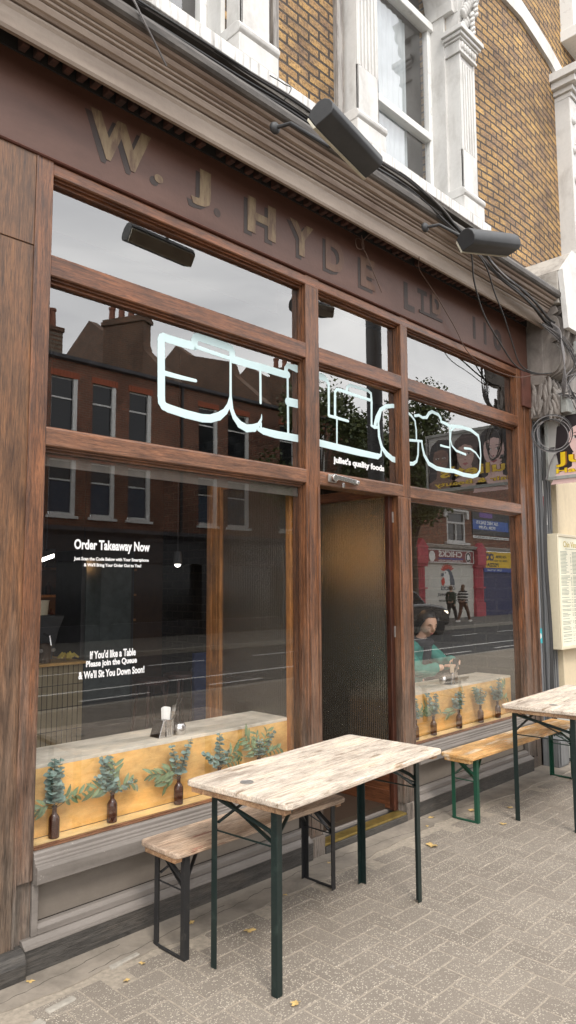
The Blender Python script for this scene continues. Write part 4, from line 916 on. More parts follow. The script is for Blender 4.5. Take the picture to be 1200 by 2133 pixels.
# menu case
mc = thing('menu_case', (7.25,3.1,1.6), 'tall cream metal menu case with a printed menu behind glass, fixed beside the shopfront', 'menu case')
m = MB(); m.box(6.95, 7.62, 3.102, 3.205, 1.045, 2.185); m.build('case', M['cream_box'], mc, bevel=.006)
m = MB(); m.box(6.985, 7.585, 3.097, 3.1015, 1.075, 2.155); ms_ = m.build('menu_sheet', plain('menu_paper', (.76,.73,.58), .6, var=.04), mc)
m = MB()
for a in ((6.95,6.982,1.045,2.185),(7.588,7.62,1.045,2.185)): m.box(a[0],a[1],3.088,3.1015,a[2],a[3])
m.box(6.982,7.588,3.088,3.1015,2.157,2.185); m.box(6.982,7.588,3.088,3.1015,1.045,1.073); m.build('case_frame', M['cream_box'], mc, bevel=.003)
ink = plain('menu_ink', (.20,.24,.20), .7); gold_ = plain('menu_heading_gold', (.45,.33,.05), .6)
text('menu_heading', 'Chin Vinot', 7.10, 7.46, 2.055, 2.115, 3.0965, gold_, ms_, bold=.01)
ml = MB(); random.seed(4); z = 2.02
ml.box(7.14,7.42,3.0955,3.0968,2.036,2.040)
while z > 1.12:
    z -= random.choice((.0135,.0135,.0135,.026))
    for xa in (7.02, 7.30):
        ml.box(xa, xa+random.uniform(.12,.22), 3.0955, 3.0968, z, z+.0048)
        if random.random() < .7: ml.box(xa+.235, xa+.255, 3.0955, 3.0968, z, z+.0048)
ml.build('menu_lines', ink, ms_)
# dark utility cabinet at the foot of the pilaster
uc = thing('utility_box', (6.72,3.1,0), 'small scuffed dark grey box on the ground by the right pilaster foot', 'utility box')
m = MB(); m.box(6.60,6.80,3.0,3.18,.0,.26); m.build('box', M['greymetal'], uc, bevel=.008)
m = MB(); m.box(6.615,6.785,2.99,2.9995,.02,.24); m.build('lid', M['greymetal'], uc, bevel=.004)
m = MB(); m.lathe((7.0,3.08,.0),[(.0,0),(.10,0),(.11,.02),(.11,.36),(.10,.38),(0,.38)],18); tag(m.build('grey_canister', M['jb'], None, (7.0,3.08,0), smooth=True), 'round grey canister against the neighbouring wall behind the bench end', 'canister')

# ================================================================== PROJECTING SALON SIGN
S = thing('salon_sign', (6.86, 2.5, 2.7), 'projecting salon sign box with portraits of women and yellow lettering', 'sign')
X0 = 6.83
m = MB()
y0, y1, z0, z1 = 1.93, 3.12, 2.705, 3.36
m.box(X0, X0+.14, y0, y1, z0, z0+.035); m.box(X0, X0+.14, y0, y1, z1-.035, z1); m.box(X0, X0+.14, y0, y0+.03, z0+.035, z1-.035); m.box(X0, X0+.14, y1-.03, y1, z0+.035, z1-.035)
m.build('frame', M['jb'], S, bevel=.003)
m = MB(); m.box(X0+.012, X0+.128, y0+.03, y1-.03, z0+.035, z1-.035); panel = m.build('panel', plain('sign_panel', (.42,.41,.39), .3, var=.06), S)
P_skin = [plain('printed_skin_pale', (.72,.50,.47), .35, var=.06, scale=3), plain('printed_skin_warm', (.55,.36,.31), .35, var=.06, scale=3), plain('printed_skin_brown', (.20,.105,.075), .35, var=.06, scale=3)]
P_hair = plain('printed_hair', (.020,.014,.016), .35); P_hairb = plain('printed_brown_hair', (.07,.04,.035), .35); P_lip = plain('printed_lip', (.42,.10,.12), .35); P_eye = plain('printed_eye', (.05,.03,.03), .35); P_ylw = plain('printed_yellow', (.80,.55,.02), .35); P_edge = plain('printed_letter_edge', (.30,.12,.02), .4)
P_white = plain('printed_white', (.75,.7,.68), .35)
LX = [0]
def flat(poly, mat, lay, nm='portrait'):     # poly in (u from wall outwards, w up) metres on the panel face
    m = MB(); x = X0+.0119-lay*.0004
    m.prism([(x, y1-.03-u, z0+.035+w) for u, w in poly], (.0003,0,0)); return m.build(nm, mat, panel)
def ell(cx, cy, rx, ry, n=28, a0=0, a1=360, rot=0):
    o = []
    for k in range(n):
        a = RAD(a0+(a1-a0)*k/(n if a1-a0 == 360 else n-1)); x, y = rx*math.cos(a), ry*math.sin(a); r = RAD(rot)
        o.append((cx+x*math.cos(r)-y*math.sin(r), cy+x*math.sin(r)+y*math.cos(r)))
    return o
def portrait(cx, cy, s, skin, hair, lean=0):
    # hair mass, neck and shoulder, face, features: a plain generic fashion face
    flat([(cx-.15*s,cy-.30*s),(cx-.19*s,cy-.05*s),(cx-.17*s,cy+.12*s),(cx-.08*s,cy+.22*s),(cx+.05*s,cy+.235*s),(cx+.14*s,cy+.17*s),(cx+.18*s,cy+.03*s),(cx+.17*s,cy-.12*s),(cx+.20*s,cy-.28*s)], hair, 1)
    flat([(cx-.05*s,cy-.10*s),(cx+.07*s,cy-.10*s),(cx+.08*s,cy-.2*s),(cx+.2*s,cy-.26*s),(cx+.23*s,cy-.34*s),(cx-.24*s,cy-.34*s),(cx-.19*s,cy-.26*s),(cx-.06*s,cy-.21*s)], P_skin[skin], 2)
    face = []
    for k in range(36):
        a = 2*PI*k/36; c_, s_ = math.cos(a), math.sin(a)
        rx = .098*s*(1-.20*max(0,-s_)**1.5); face.append((cx+.02*s+rx*c_, cy+.01*s+.15*s*s_))
    flat(face, P_skin[skin], 3)
    flat([(cx-.10*s,cy+.02*s),(cx-.09*s,cy+.15*s),(cx-.02*s,cy+.20*s),(cx+.09*s,cy+.18*s),(cx+.135*s,cy+.05*s),(cx+.10*s,cy+.10*s),(cx+.02*s,cy+.125*s),(cx-.05*s,cy+.10*s)], hair, 4)
    for e in (-1, 1):
        ex = cx+.022*s+e*.042*s
        flat(ell(ex, cy+.022*s, .023*s, .0095*s), P_white, 5); flat(ell(ex, cy+.022*s, .0095*s, .0095*s), P_eye, 6)
        flat([(ex-.027*s,cy+.024*s),(ex-.012*s,cy+.036*s),(ex+.012*s,cy+.036*s),(ex+.028*s,cy+.026*s),(ex+.012*s,cy+.031*s),(ex-.012*s,cy+.031*s)], P_eye, 7)
        flat([(ex-.028*s,cy+.050*s),(ex,cy+.062*s),(ex+.028*s,cy+.052*s),(ex,cy+.055*s)], P_hairb, 5)
    flat([(cx+.012*s,cy-.038*s),(cx+.022*s,cy-.045*s),(cx+.036*s,cy-.038*s),(cx+.026*s,cy-.03*s)], P_lip, 5)
    flat([(cx-.012*s,cy-.078*s),(cx+.010*s,cy-.066*s),(cx+.022*s,cy-.070*s),(cx+.034*s,cy-.066*s),(cx+.056*s,cy-.078*s),(cx+.022*s,cy-.098*s)], P_lip, 5)
portrait(.95, .32, 1.0, 2, P_hair); portrait(.64, .33, 1.05, 1, P_hairb); portrait(.30, .335, 1.22, 0, P_hair)
def slet(s_, u0, u1, w0, w1):
    x = X0+.0119-.0036
    text('sign_lettering', s_, y1-.03-u1, y1-.03-u0, z0+.035+w0, z0+.035+w1, x-.0004, P_edge, panel, face='-x', bold=.045, depth=.0004)
    text('sign_lettering', s_, y1-.03-u1, y1-.03-u0, z0+.035+w0, z0+.035+w1, x-.0010, P_ylw, panel, face='-x', bold=.02, depth=.0004)
slet("Juliet's", .07, .98, .085, .235); slet('Hair & Beauty', .07, 1.06, .01, .072)
m = MB(); m.bar((6.90,3.12,3.28),(6.90,3.3,3.28),.03,.03); m.bar((6.90,3.12,2.78),(6.90,3.3,2.78),.03,.03); m.build('wall_bracket', M['greymetal'], S)
# ================================================================== WINDOW COUNTERS
for (x0, x1, lb) in ((1.605, 3.41, 'long birch plywood counter box with pale top inside the left hand window'), (4.45, 6.365, 'birch plywood counter box with pale top inside the right hand window')):
    t = thing('window_counter', ((x0+x1)/2, 3.5, .1), lb, 'counter', 'plywood counters inside the windows')
    m = MB(); m.box(x0, x1-.0, 3.335, 3.352, .5, .818); m.box(x1-.018, x1, 3.3525, 3.68, .1, .818); m.box(x0, x0+.018, 3.3525, 3.68, .1, .818); m.build('front_panel', M['ply'], t, bevel=.001)
    m = MB(); m.box(x0, x1, 3.352, 3.69, .8185, .836); m.box(x0, x1-.0, 3.335, 3.3518, .8185, .836); m.build('counter_top', M['countertop'], t, bevel=.0015)

# ================================================================== VASES
def leaf(m, p, d, n, L_, W_, curl=.25, round_=False):
    """one leaf blade from p along d, facing n"""
    d = d.normalized(); s = d.cross(n).normalized(); n = s.cross(d)
    k = 5; vs = []
    prof = [(0,.12),(.25,.85),(.5,1.0),(.75,.75),(1,.08)] if not round_ else [(0,.25),(.22,.9),(.5,1.08),(.8,.8),(1,.15)]
    for t, wv in prof:
        c = p + d*L_*t + n*(-curl*L_*t*t); e = s*W_*wv
        vs += [c-e+n*W_*.25*wv, c, c+e+n*W_*.25*wv]
    fs = []
    for i in range(4):
        a = i*3; fs += [(a,a+1,a+4,a+3),(a+1,a+2,a+5,a+4)]
    m.add(vs, fs)
def stem_curve(p, d, L_, droop, n=10):
    pts = [p.copy()]; q = p.copy(); v = d.normalized()
    for i in range(n):
        q = q + v*(L_/n); pts.append(q.copy()); v = (v + Vector((0,0,-droop/n))).normalized()
    return pts
def bouquet(x, y, z, seed, spec, label, group):
    random.seed(seed)
    t = thing('eucalyptus_sprigs', (x, y, z), label, 'foliage', group)
    st_, ro, na = MB(), MB(), MB()
    c = Vector((x, y, z))
    for kind, dx, L_, droop, sz in spec:
        dy = random.uniform(-.12, .12)
        d = Vector((dx, dy-.02, 1.0 if abs(dx) < 1 else .55))
        pts = stem_curve(c, d, L_, droop)
        # keep the sprig between the pane and the counter front
        for q in pts: q.y = min(max(q.y, 3.25), 3.322)
        st_.tube(pts, [.0018*(1-.06*i) for i in range(len(pts))], 5)
        m_ = len(pts)
        if kind == 'r':
            n_ = int(L_/.017)
            for i in range(2, n_):
                f = i/n_*(m_-1); a = int(f); p = pts[a].lerp(pts[min(a+1,m_-1)], f-a); tg = (pts[min(a+1,m_-1)]-pts[max(a-1,0)]).normalized()
                s_ = sz*(1.0-.5*i/n_)*random.uniform(.85,1.15)
                for sgn in (-1, 1):
                    az = (i % 2)*PI/2+random.uniform(-.5,.5)
                    side = Vector((math.cos(az), math.sin(az)*.7, 0))*sgn
                    dd = side + tg*random.uniform(.1,.5); nn = tg*1.0 + Vector((0,-.5,.1)) + Vector([random.uniform(-.3,.3) for _ in range(3)])
                    leaf(ro, p, dd, nn, s_, s_*.52, .2, True)
        else:
            n_ = int(L_/.014)
            for i in range(3, n_):
                f = i/n_*(m_-1); a = int(f); p = pts[a].lerp(pts[min(a+1,m_-1)], f-a); tg = (pts[min(a+1,m_-1)]-pts[max(a-1,0)]).normalized()
                s_ = sz*random.uniform(.75,1.15); sgn = 1 if i % 2 else -1
                side = Vector((-tg.z, random.uniform(-.5,.5), tg.x))*sgn
                leaf(na, p, side*.75+tg*.9+Vector((0,0,-.25)), Vector((random.uniform(-.4,.4),-1,.35)), s_, s_*.155, .3)
    st_.build('stem', M['stem'], t); 
    if ro.f: ro.build('round_leaves', M['euca'], t, smooth=True)
    if na.f: na.build('narrow_leaves', M['olive'], t, smooth=True)
def bottle(x, y, label, group):
    t = thing('amber_bottle', (x, y, .5), label, 'bottle', group)
    m = MB(); m.lathe((x, y, .4995), [(.0,0),(.022,0),(.0255,.003),(.026,.010),(.026,.080),(.0245,.092),(.018,.104),(.0115,.112),(.0105,.118),(.0105,.136),(.0125,.138),(.0125,.146),(.009,.146),(.0085,.10),(.0,.09)], 24)
    m.build('glass_body', M['bottle'], t, smooth=True)
R_ = lambda dx, L_, dr=.2, sz=.034: ('r', dx, L_, dr, sz*1.28)
N_ = lambda dx, L_, dr=1.0, sz=.05: ('n', dx, L_, dr, sz*1.2)
VS = [
 (1.750, [R_(-.05,.24,.0,.042),R_(-.22,.19,.1,.045),R_(.12,.235,.0,.036),N_(-1.3,.15,1.2),N_(1.2,.19,.3,.045),N_(.8,.13,1.4),N_(-.9,.1,1.6)], 'one upright tall blue-green eucalyptus column with olive sprigs, nearest the left jamb'),
 (2.065, [R_(-.35,.22,.0,.034),R_(-.05,.20,.0,.036),R_(-.8,.16,.2,.028),N_(.9,.16,1.6,.05),N_(.05,.17,.2,.055),N_(-.9,.14,1.1,.06),R_(1.1,.15,.1,.026),N_(.3,.06,3,.06)], 'loose eucalyptus spray with drooping olive leaves in the second bottle from the left'),
 (2.480, [R_(-.25,.20,.0,.036),R_(.25,.20,.0,.034),R_(.5,.23,.0,.028),N_(-1.0,.20,.5,.05),N_(-.9,.15,1.6,.055),N_(-.4,.12,2.0,.055),N_(-1.2,.12,1.5,.05)], 'wide eucalyptus spray hanging left, in the bottle beside the near table corner'),
 (2.770, [R_(-.1,.22,.0,.034),R_(-.9,.18,.3,.030),N_(.8,.17,.8,.055),N_(1.2,.18,.8,.05),R_(.5,.14,.4,.03)], 'low eucalyptus and olive spray rising just behind the near table top'),
 (3.080, [N_(-.7,.21,.1,.06),R_(-.05,.14,.1,.036),N_(.3,.19,.1,.045),N_(1.0,.19,.6,.05),R_(.9,.21,.0,.032),N_(-.2,.18,.1,.04)], 'eucalyptus spray next to the right end of the left counter'),
 (4.735, [R_(-.1,.19,.0,.034),R_(.2,.17,.1,.034),N_(.7,.17,.6,.055),N_(.5,.14,1.5,.055),N_(-.4,.15,.8,.05)], 'eucalyptus spray half behind the door post in the right window'),
 (4.980, [R_(-.3,.21,.0,.038),R_(.15,.20,.0,.036),R_(.5,.17,.2,.030),N_(.6,.13,1.5,.06),N_(-.6,.14,1.2,.05)], 'dense blue-green eucalyptus bunch, second bottle from the door in the right window'),
 (5.360, [R_(-.1,.18,.0,.040),R_(.6,.18,.3,.034),R_(-.6,.16,.4,.032),N_(-1.2,.18,1.0,.05),N_(.4,.2,.2,.04)], 'eucalyptus bunch in the middle bottle of the right window'),
 (5.710, [R_(-.5,.20,.1,.038),R_(.1,.17,.2,.036),R_(.6,.16,.4,.032),N_(-.4,.20,.3,.04),N_(.3,.12,1.4,.05)], 'broad eucalyptus bunch in the fourth bottle of the right window'),
 (6.010, [R_(.0,.23,.0,.040),R_(-.4,.17,.3,.034),N_(.7,.22,.4,.06),N_(1.1,.16,.6,.06),R_(.4,.16,.2,.032)], 'tall eucalyptus bunch with long pale leaves in the bottle nearest the right jamb'),
]
BL = ['amber glass bottle nearest the left jamb','second amber bottle from the left jamb','amber bottle beside the near table corner','amber bottle hidden low behind the near table','amber bottle by the right end of the left counter',
 'amber bottle half behind the door post','second amber bottle from the door in the right window','middle amber bottle in the right window','fourth amber bottle from the door in the right window','amber bottle nearest the right jamb']
for i, (x, spec, lb) in enumerate(VS):
    bottle(x, 3.283, BL[i]+', standing on the plywood ledge', 'amber bottles on the window ledge')
    bouquet(x, 3.283, .63, 40+i, spec, lb, 'eucalyptus sprigs in amber bottles')

# ================================================================== CUTLERY ON THE COUNTERS
def cutlery(x, y, which):
    z = .8365; random.seed(int(x*10))
    m = MB(); m.lathe((x,y,z), [(0,0),(.030,0),(.033,.006),(.034,.085),(.038,.098),(.036,.098),(.032,.085),(.031,.008),(0,.006)], 24)
    for k in range(16):
        a = 2*PI*k/16; m.tube([(x+.034*math.cos(a),y+.034*math.sin(a),z+.012),(x+.035*math.cos(a),y+.035*math.sin(a),z+.078)], .0016, 5)
    tag(m.build('cutlery_tumbler', M['steel'], None, (x,y,z), smooth=True), f'ribbed steel tumbler of cutlery on the {which} counter', 'tumbler')
    m = MB(); v = []
    for i in range(7):
        a = -.5+i/6; v += [(x+.028*math.sin(a*2.4)-.006, y+.012+.008*math.cos(a*5), z+.02), (x+.036*math.sin(a*2.4)-.008, y+.012+.010*math.cos(a*5), z+.165-.012*abs(a))]
    m.add(v, [(2*i,2*i+2,2*i+3,2*i+1) for i in range(6)])
    o = m.build('paper_napkin', M['paper' if which == 'right hand' else 'white'], None, (x,y,z)); o.modifiers.new('s','SOLIDIFY').thickness = .003
    tag(o, f'folded paper napkin standing in the steel tumbler on the {which} counter', 'napkin')
    for k, (dx, dy, L_) in enumerate(((.35,.05,.2),(.55,.1,.215),(.1,-.2,.17),(.22,-.1,.16))):
        d = Vector((dx,dy,1)).normalized(); p = Vector((x,y-.008,z+.012)); q = p+d*L_
        m = MB()
        if k < 2:
            m.bar(p, p+d*L_*.55, .006, .003); m.bar(p+d*L_*.55, q, .016 if k else .013, .002, up=(1,0,0)); nm, cat = 'table_knife', 'knife'
        else:
            m.bar(p, p+d*L_*.72, .006, .003, up=(0,1,0)); m.bar(p+d*L_*.72, p+d*L_*.8, .003, .022, up=(1,0,0))
            for j_ in range(4):
                off = Vector((-.0085+.0057*j_,0,0)); m.bar(p+d*L_*.8+off, q+off, .002, .003, up=(0,1,0))
            nm, cat = 'table_fork', 'fork'
        wh = ['longest','shorter','left','right'][k]
        tag(m.build(nm, M['steel'], None, tuple(p)), f'{wh} steel {cat} leaning in the tumbler on the {which} counter', cat, 'cutlery in the tumblers')
    m = MB(); a = Vector((x-.075,y+.02,z)); m.prism([a+Vector(p) for p in ((0,-.045,0),(.045,-.045,0),(.045,-.045,.095),(.03,-.045,.095))],(0,.09,0))
    m.box(x-.026,x-.020,y-.03,y+.05,z,z+.10)
    tag(m.build('napkin_dispenser', M['steel'], None, tuple(a), bevel=.003), f'wedge shaped steel napkin dispenser left of the tumbler on the {which} counter', 'dispenser')
    sx_ = x+.085 if which == 'left hand' else x-.045
    m = MB(); m.lathe((sx_,y-.0+(.0 if which=='left hand' else .07),z), [(0,0),(.030,0),(.037,.010),(.038,.045),(.030,.062),(.012,.068),(0,.069)], 20)
    tag(m.build('salt_pot', M['steel'], None, (sx_,y,z), smooth=True), f'rounded steel salt pot beside the tumbler on the {which} counter', 'pot')
cutlery(2.50, 3.42, 'left hand'); cutlery(5.48, 3.40, 'right hand')

# ================================================================== PEOPLE
def evald(o):
    dg = bpy.context.evaluated_depsgraph_get(); dg.update()
    return bpy.data.meshes.new_from_object(o.evaluated_get(dg))
def skin_mesh(chains, sub=2):
    """chains: list of point lists ((x,y,z), r); chains sharing a start point are joined"""
    vs, es, rs = [], [], []
    def idx(p, r):
        for i, q in enumerate(vs):
            if (Vector(q)-Vector(p)).length < 1e-5: return i
        vs.append(tuple(p)); rs.append(r); return len(vs)-1
    for ch in chains:
        prev = None
        for p, r in ch:
            i = idx(p, r)
            if prev is not None and prev != i: es.append((prev, i))
            prev = i
    me = bpy.data.meshes.new('tmp'); me.from_pydata(vs, es, []); o = bpy.data.objects.new('tmp', me); C.objects.link(o)
    s = o.modifiers.new('s', 'SKIN'); s.use_smooth_shade = True
    for i, r in enumerate(rs): me.skin_vertices[0].data[i].radius = (r, r)
    me.skin_vertices[0].data[0].use_root = True
    if sub: o.modifiers.new('d', 'SUBSURF').levels = sub
    out = evald(o); bpy.data.objects.remove(o); return out
def head_mesh(c, yaw, pitch, s=1.0):
    """a head with brow, nose, lips and chin; faces +x before it is turned"""
    bm = bmesh.new(); bmesh.ops.create_icosphere(bm, subdivisions=5, radius=1)
    g = lambda d2, w_: math.exp(-d2/(w_*w_))
    for v in bm.verts:
        x, y, z = v.co
        w_ = 1.0 - .30*max(0, -z)**1.4*(1 if x > -.2 else .6)
        X = x*.098*(1-.12*max(0,-z)); Yy = y*.077*w_; Z = z*.118
        if x > 0:
            X += .026*g((y/.16)**2 + ((z+.10)/.22)**2, 1)*(1.0 if z > -.32 else .4)      # nose
            X += .010*g((y/.3)**2 + ((z+.45)/.10)**2, 1) + .009*g((y/.28)**2 + ((z+.62)/.09)**2, 1)  # lips
            X += .012*g((y/.3)**2 + ((z+.88)/.16)**2, 1)                                    # chin
            for sg in (-1, 1):
                X -= .013*g(((y-sg*.42)/.22)**2 + ((z-.05)/.16)**2, 1)                      # sockets
                X += .006*g(((y-sg*.42)/.30)**2 + ((z-.27)/.10)**2, 1)                      # brow
                X += .005*g(((y-sg*.45)/.28)**2 + ((z+.28)/.22)**2, 1)                      # cheeks
        v.co = Vector((X, Yy, Z))
    for sg in (-1, 1):   # ears
        r = bmesh.ops.create_uvsphere(bm, u_segments=12, v_segments=8, radius=1)
        for v in r['verts']: v.co = Vector((v.co.x*.018-.012, sg*.078+v.co.y*.007, v.co.z*.032-.005))
    Rm = Matrix.Rotation(yaw, 4, 'Z') @ Matrix.Rotation(pitch, 4, 'Y')
    bmesh.ops.transform(bm, matrix=Matrix.Translation(c) @ Rm @ Matrix.Scale(s, 4), verts=bm.verts)
    me = bpy.data.meshes.new('h'); bm.to_mesh(me); bm.free()
    return me, Matrix.Translation(c) @ Rm @ Matrix.Scale(s, 4)
def merge_remesh(name, meshes, vox, mat, parent, smooth_it=4):
    bm = bmesh.new()
    for me in meshes: bm.from_mesh(me)
    me = bpy.data.meshes.new(name); bm.to_mesh(me); bm.free()
    o = bpy.data.objects.new(name, me); C.objects.link(o)
    r = o.modifiers.new('r', 'REMESH'); r.mode = 'VOXEL'; r.voxel_size = vox; r.use_smooth_shade = True
    if smooth_it: sm_ = o.modifiers.new('s', 'SMOOTH'); sm_.iterations = smooth_it; sm_.factor = .5
    out = evald(o); bpy.data.objects.remove(o)
    o0 = ORG[parent.name]
    for v in out.vertices: v.co -= o0
    out.materials.clear(); out.materials.append(mat); out.name = name
    for p in out.polygons: p.use_smooth = True
    o = bpy.data.objects.new(name, out); C.objects.link(o); o.parent = parent; ORG[o.name] = o0
    return o
def hand(wrist, d, palm_n, side, s=1.0, curl=.5):
    """chains of a hand growing from wrist along d; side points to the thumb"""
    w_ = Vector(wrist); d = Vector(d).normalized(); n = Vector(palm_n); n = (n-d*n.dot(d)).normalized(); t = Vector(side); t = (t-d*t.dot(d)-n*t.dot(n)).normalized()
    ch = []
    for k, (off, L_) in enumerate(((.027,.070),(.009,.078),(-.009,.073),(-.026,.058))):
        base = w_ + d*.085*s + t*off*s
        knuck = [(tuple(w_ + t*off*.5*s + d*.02*s), .014*s), (tuple(base), .0105*s)]
        p = base; dd = d.copy()
        for j_ in range(3):
            dd = (dd*math.cos(curl*.75) + n*math.sin(curl*.75)).normalized() if j_ or True else dd
            p = p + dd*L_*s*(.42,.32,.26)[j_]; knuck.append((tuple(p), (.009,.0083,.0072)[j_]*s))
        ch.append(knuck)
    p0 = w_ + t*.022*s + d*.025*s; p1 = p0 + (t*.7+d*.6).normalized()*.036*s; p2 = p1 + (t*.3+d*.85+n*.35).normalized()*.030*s; p3 = p2 + (d*.8+n*.6).normalized()*.024*s
    ch.append([(tuple(w_+t*.008*s+d*.012*s), .014*s),(tuple(p0), .013*s),(tuple(p1), .0105*s),(tuple(p2), .009*s),(tuple(p3), .0075*s)])
    return ch
# --- seated woman in a teal jacket, hands busy over the cutlery
hx, hy, hz = 5.80, 3.86, 1.315
Wm = thing('person', (5.76, 4.05, .1), 'woman with tied-back dark hair and teal jacket seated at the right hand counter', 'person')
yaw = RAD(-112); me_h, MH = head_mesh(Vector((hx, hy, hz)), yaw, RAD(20), .98)
sL, sR = (5.95,3.99,1.09), (5.57,3.98,1.09)       # shoulders (her left is farther from the glass)
eL, eR = (6.02,3.82,.93), (5.50,3.76,.90)
wL, wR = (5.93,3.64,.985), (5.66,3.60,.955)
torso = [((5.76,4.10,.62),.13),((5.76,4.08,.80),.12),((5.76,4.03,.98),.125),((5.765,4.00,1.09),.09),((5.78,3.95,1.165),.052),((5.795,3.885,1.245),.05)]
arms = lambda a, b, c, r: [((5.765,4.00,1.09),.09*r),(a,.056*r),(tuple((Vector(a)+Vector(b))/2),.046*r),(b,.042*r),(tuple((Vector(b)+Vector(c))/2),.036*r),(c,.027*r)]
legs = [[((5.76,4.10,.62),.13),((5.67,4.04,.60),.085),((5.65,3.80,.62),.06),((5.65,3.82,.2),.045)],[((5.76,4.10,.62),.13),((5.87,4.04,.60),.085),((5.87,3.80,.62),.06),((5.87,3.82,.2),.045)]]
body = [skin_mesh([torso, arms(sL,eL,wL,1), arms(sR,eR,wR,1)]+legs), me_h]
for wv, dv, sd in ((wL, (-.75,-.45,.05), (-.2,.5,.6)), (wR, (.80,-.35,.10), (.1,.5,.6))):
    for chn in hand(wv, dv, (0,0,-1), sd, 1.0, .55): body.append(skin_mesh([chn], 2))
merge_remesh('body', body, .0048, M['skin'], Wm, 2)
jk = [skin_mesh([[(p, r+.026) for p, r in torso[:5]], [(p, r+.026) for p, r in arms(sL,eL,tuple(Vector(wL)-Vector((-.01,-.03,.0))),1)], [(p, r+.026) for p, r in arms(sR,eR,tuple(Vector(wR)-Vector((.025,-.02,.0))),1)]])]
jo = merge_remesh('jacket', jk, .012, M['jacket'], Wm, 2)
merge_remesh('trousers', [skin_mesh([[(p, r+.02) for p, r in l[:4]] for l in legs])], .014, M['trouser'], Wm, 1)
tx = bpy.data.textures.new('folds', 'CLOUDS'); tx.noise_scale = .09
dm = jo.modifiers.new('folds', 'DISPLACE'); dm.texture = tx; dm.strength = .035; dm.mid_level = .5
sk = MB(); sk.tube([(5.79+.085*math.cos(a_),3.925+.075*math.sin(a_),1.16+.02*math.sin(a_)) for a_ in [2*PI*k/16 for k in range(17)]], .036, 10); sk.tube([(5.79,3.86,1.12),(5.79,3.87,1.03),(5.78,3.90,.95)], .042, 10)
sk.build('scarf', M['scarf'], Wm, smooth=True)
hm = MB()   # hair: cap swept back into a low bun
def hp(x, y, z): return MH @ Vector((x, y, z))
capv = []
bmh = bmesh.new(); bmesh.ops.create_icosphere(bmh, subdivisions=6, radius=1)
for v in bmh.verts:
    x, y, z = v.co; v.co = Vector((x*.108-.014, y*.090, z*.112+.020))
dl = [v for v in bmh.verts if (v.co.x > .030+.55*(v.co.z-.05) and v.co.z < .095) or (v.co.z < -.035 and v.co.x > -.045) or v.co.z < -.085]
bmesh.ops.delete(bmh, geom=dl, context='VERTS'); bmesh.ops.transform(bmh, matrix=MH, verts=bmh.verts)
base = len(hm.v); hm.v += [v.co.copy() for v in bmh.verts]; bmh.verts.ensure_lookup_table(); hm.f += [tuple(v.index+base for v in f.verts) for f in bmh.faces]; bmh.free()
hm.sphere(hp(-.115,0,-.02), .042, .045, .042, 16, 10)
for sg in (-1, 1): hm.tube([hp(.03,sg*.078,.06), hp(.0,sg*.090,.02), hp(-.03,sg*.086,-.05), hp(-.04,sg*.075,-.12)], [.014,.020,.018,.010], 8)
ho = hm.build('hair', M['hair'], Wm, smooth=True); so = ho.modifiers.new('s', 'SOLIDIFY'); so.thickness = .012; so.offset = 0
m = MB()
for sg in (-1, 1):
    m.tube([hp(.0885,sg*.018,.030), hp(.092,sg*.033,.036), hp(.083,sg*.050,.030)], [.002,.0036,.0015], 6)
    m.tube([hp(.0855,sg*.020,-.004), hp(.0875,sg*.033,-.010), hp(.079,sg*.047,-.004)], [.0015,.0028,.0018], 6)
m.build('brow_and_lash', M['hair'], Wm)
m = MB(); m.tube([hp(.086,-.020,-.057), hp(.0935,-.007,-.053), hp(.0935,.007,-.053), hp(.086,.020,-.057)], [.001,.0035,.0035,.001], 8); m.tube([hp(.085,-.016,-.063), hp(.0915,0,-.066), hp(.085,.016,-.063)], [.001,.0045,.001], 8)
m.build('lips', M['lip'], Wm, smooth=True)
tq = MB(); tq.obox((5.80,3.57,.985), (.11,.05,.008), Matrix.Rotation(.5,3,'Z')@Matrix.Rotation(-.5,3,'Y')); tag(tq.build('phone', M['black'], None, (5.8,3.55,.98), bevel=.004), 'dark phone held over the counter by the seated woman', 'phone')
tq = thing('stool', (5.76,4.10,.1), 'wooden stool under the seated woman in the teal jacket', 'stool', 'wooden bar stools')
m = MB(); m.lathe((5.76,4.10,.0), [(0,.44),(.17,.44),(.175,.455),(.17,.475),(0,.475)], 24); m.build('seat', M['oak_raw'], tq, smooth=True)
for a_ in range(4):
    c_, s_ = math.cos(PI/4+a_*PI/2), math.sin(PI/4+a_*PI/2); m = MB(); m.tube([(5.76+.12*c_,4.10+.12*s_,.445),(5.76+.19*c_,4.10+.19*s_,.1)], .014, 8); m.build('leg', M['oak_raw'], tq)

# ================================================================== ROOM BEHIND THE GLASS
sv = thing('service_counter', (2.9, 6.4, .1), 'tiled service counter with pale worktop at the far left inside the shop', 'counter')
m = MB(); m.box(1.9, 3.50, 6.10, 6.9, .1, .975)
def tilemat():
    mm, N, L, b = newmat('cream_finger_tiles')
    g = N.new('ShaderNodeNewGeometry'); s = N.new('ShaderNodeSeparateXYZ'); L.new(g.outputs['Position'], s.inputs[0]); cb = N.new('ShaderNodeCombineXYZ')
    L.new(maths(N,L,'ADD',s.outputs[0],s.outputs[1]), cb.inputs[0]); L.new(s.outputs[2], cb.inputs[1])
    br = N.new('ShaderNodeTexBrick'); L.new(cb.outputs[0], br.inputs['Vector']); br.offset = 0; br.inputs['Scale'].default_value = 1
    br.inputs['Brick Width'].default_value = .05; br.inputs['Row Height'].default_value = .2; br.inputs['Mortar Size'].default_value = .003
    br.inputs['Color1'].default_value = (.36,.29,.17,1); br.inputs['Color2'].default_value = (.30,.24,.14,1); br.inputs['Mortar'].default_value = (.03,.025,.02,1)
    L.new(br.outputs['Color'], b.inputs['Base Color']); b.inputs['Roughness'].default_value = .25; return mm
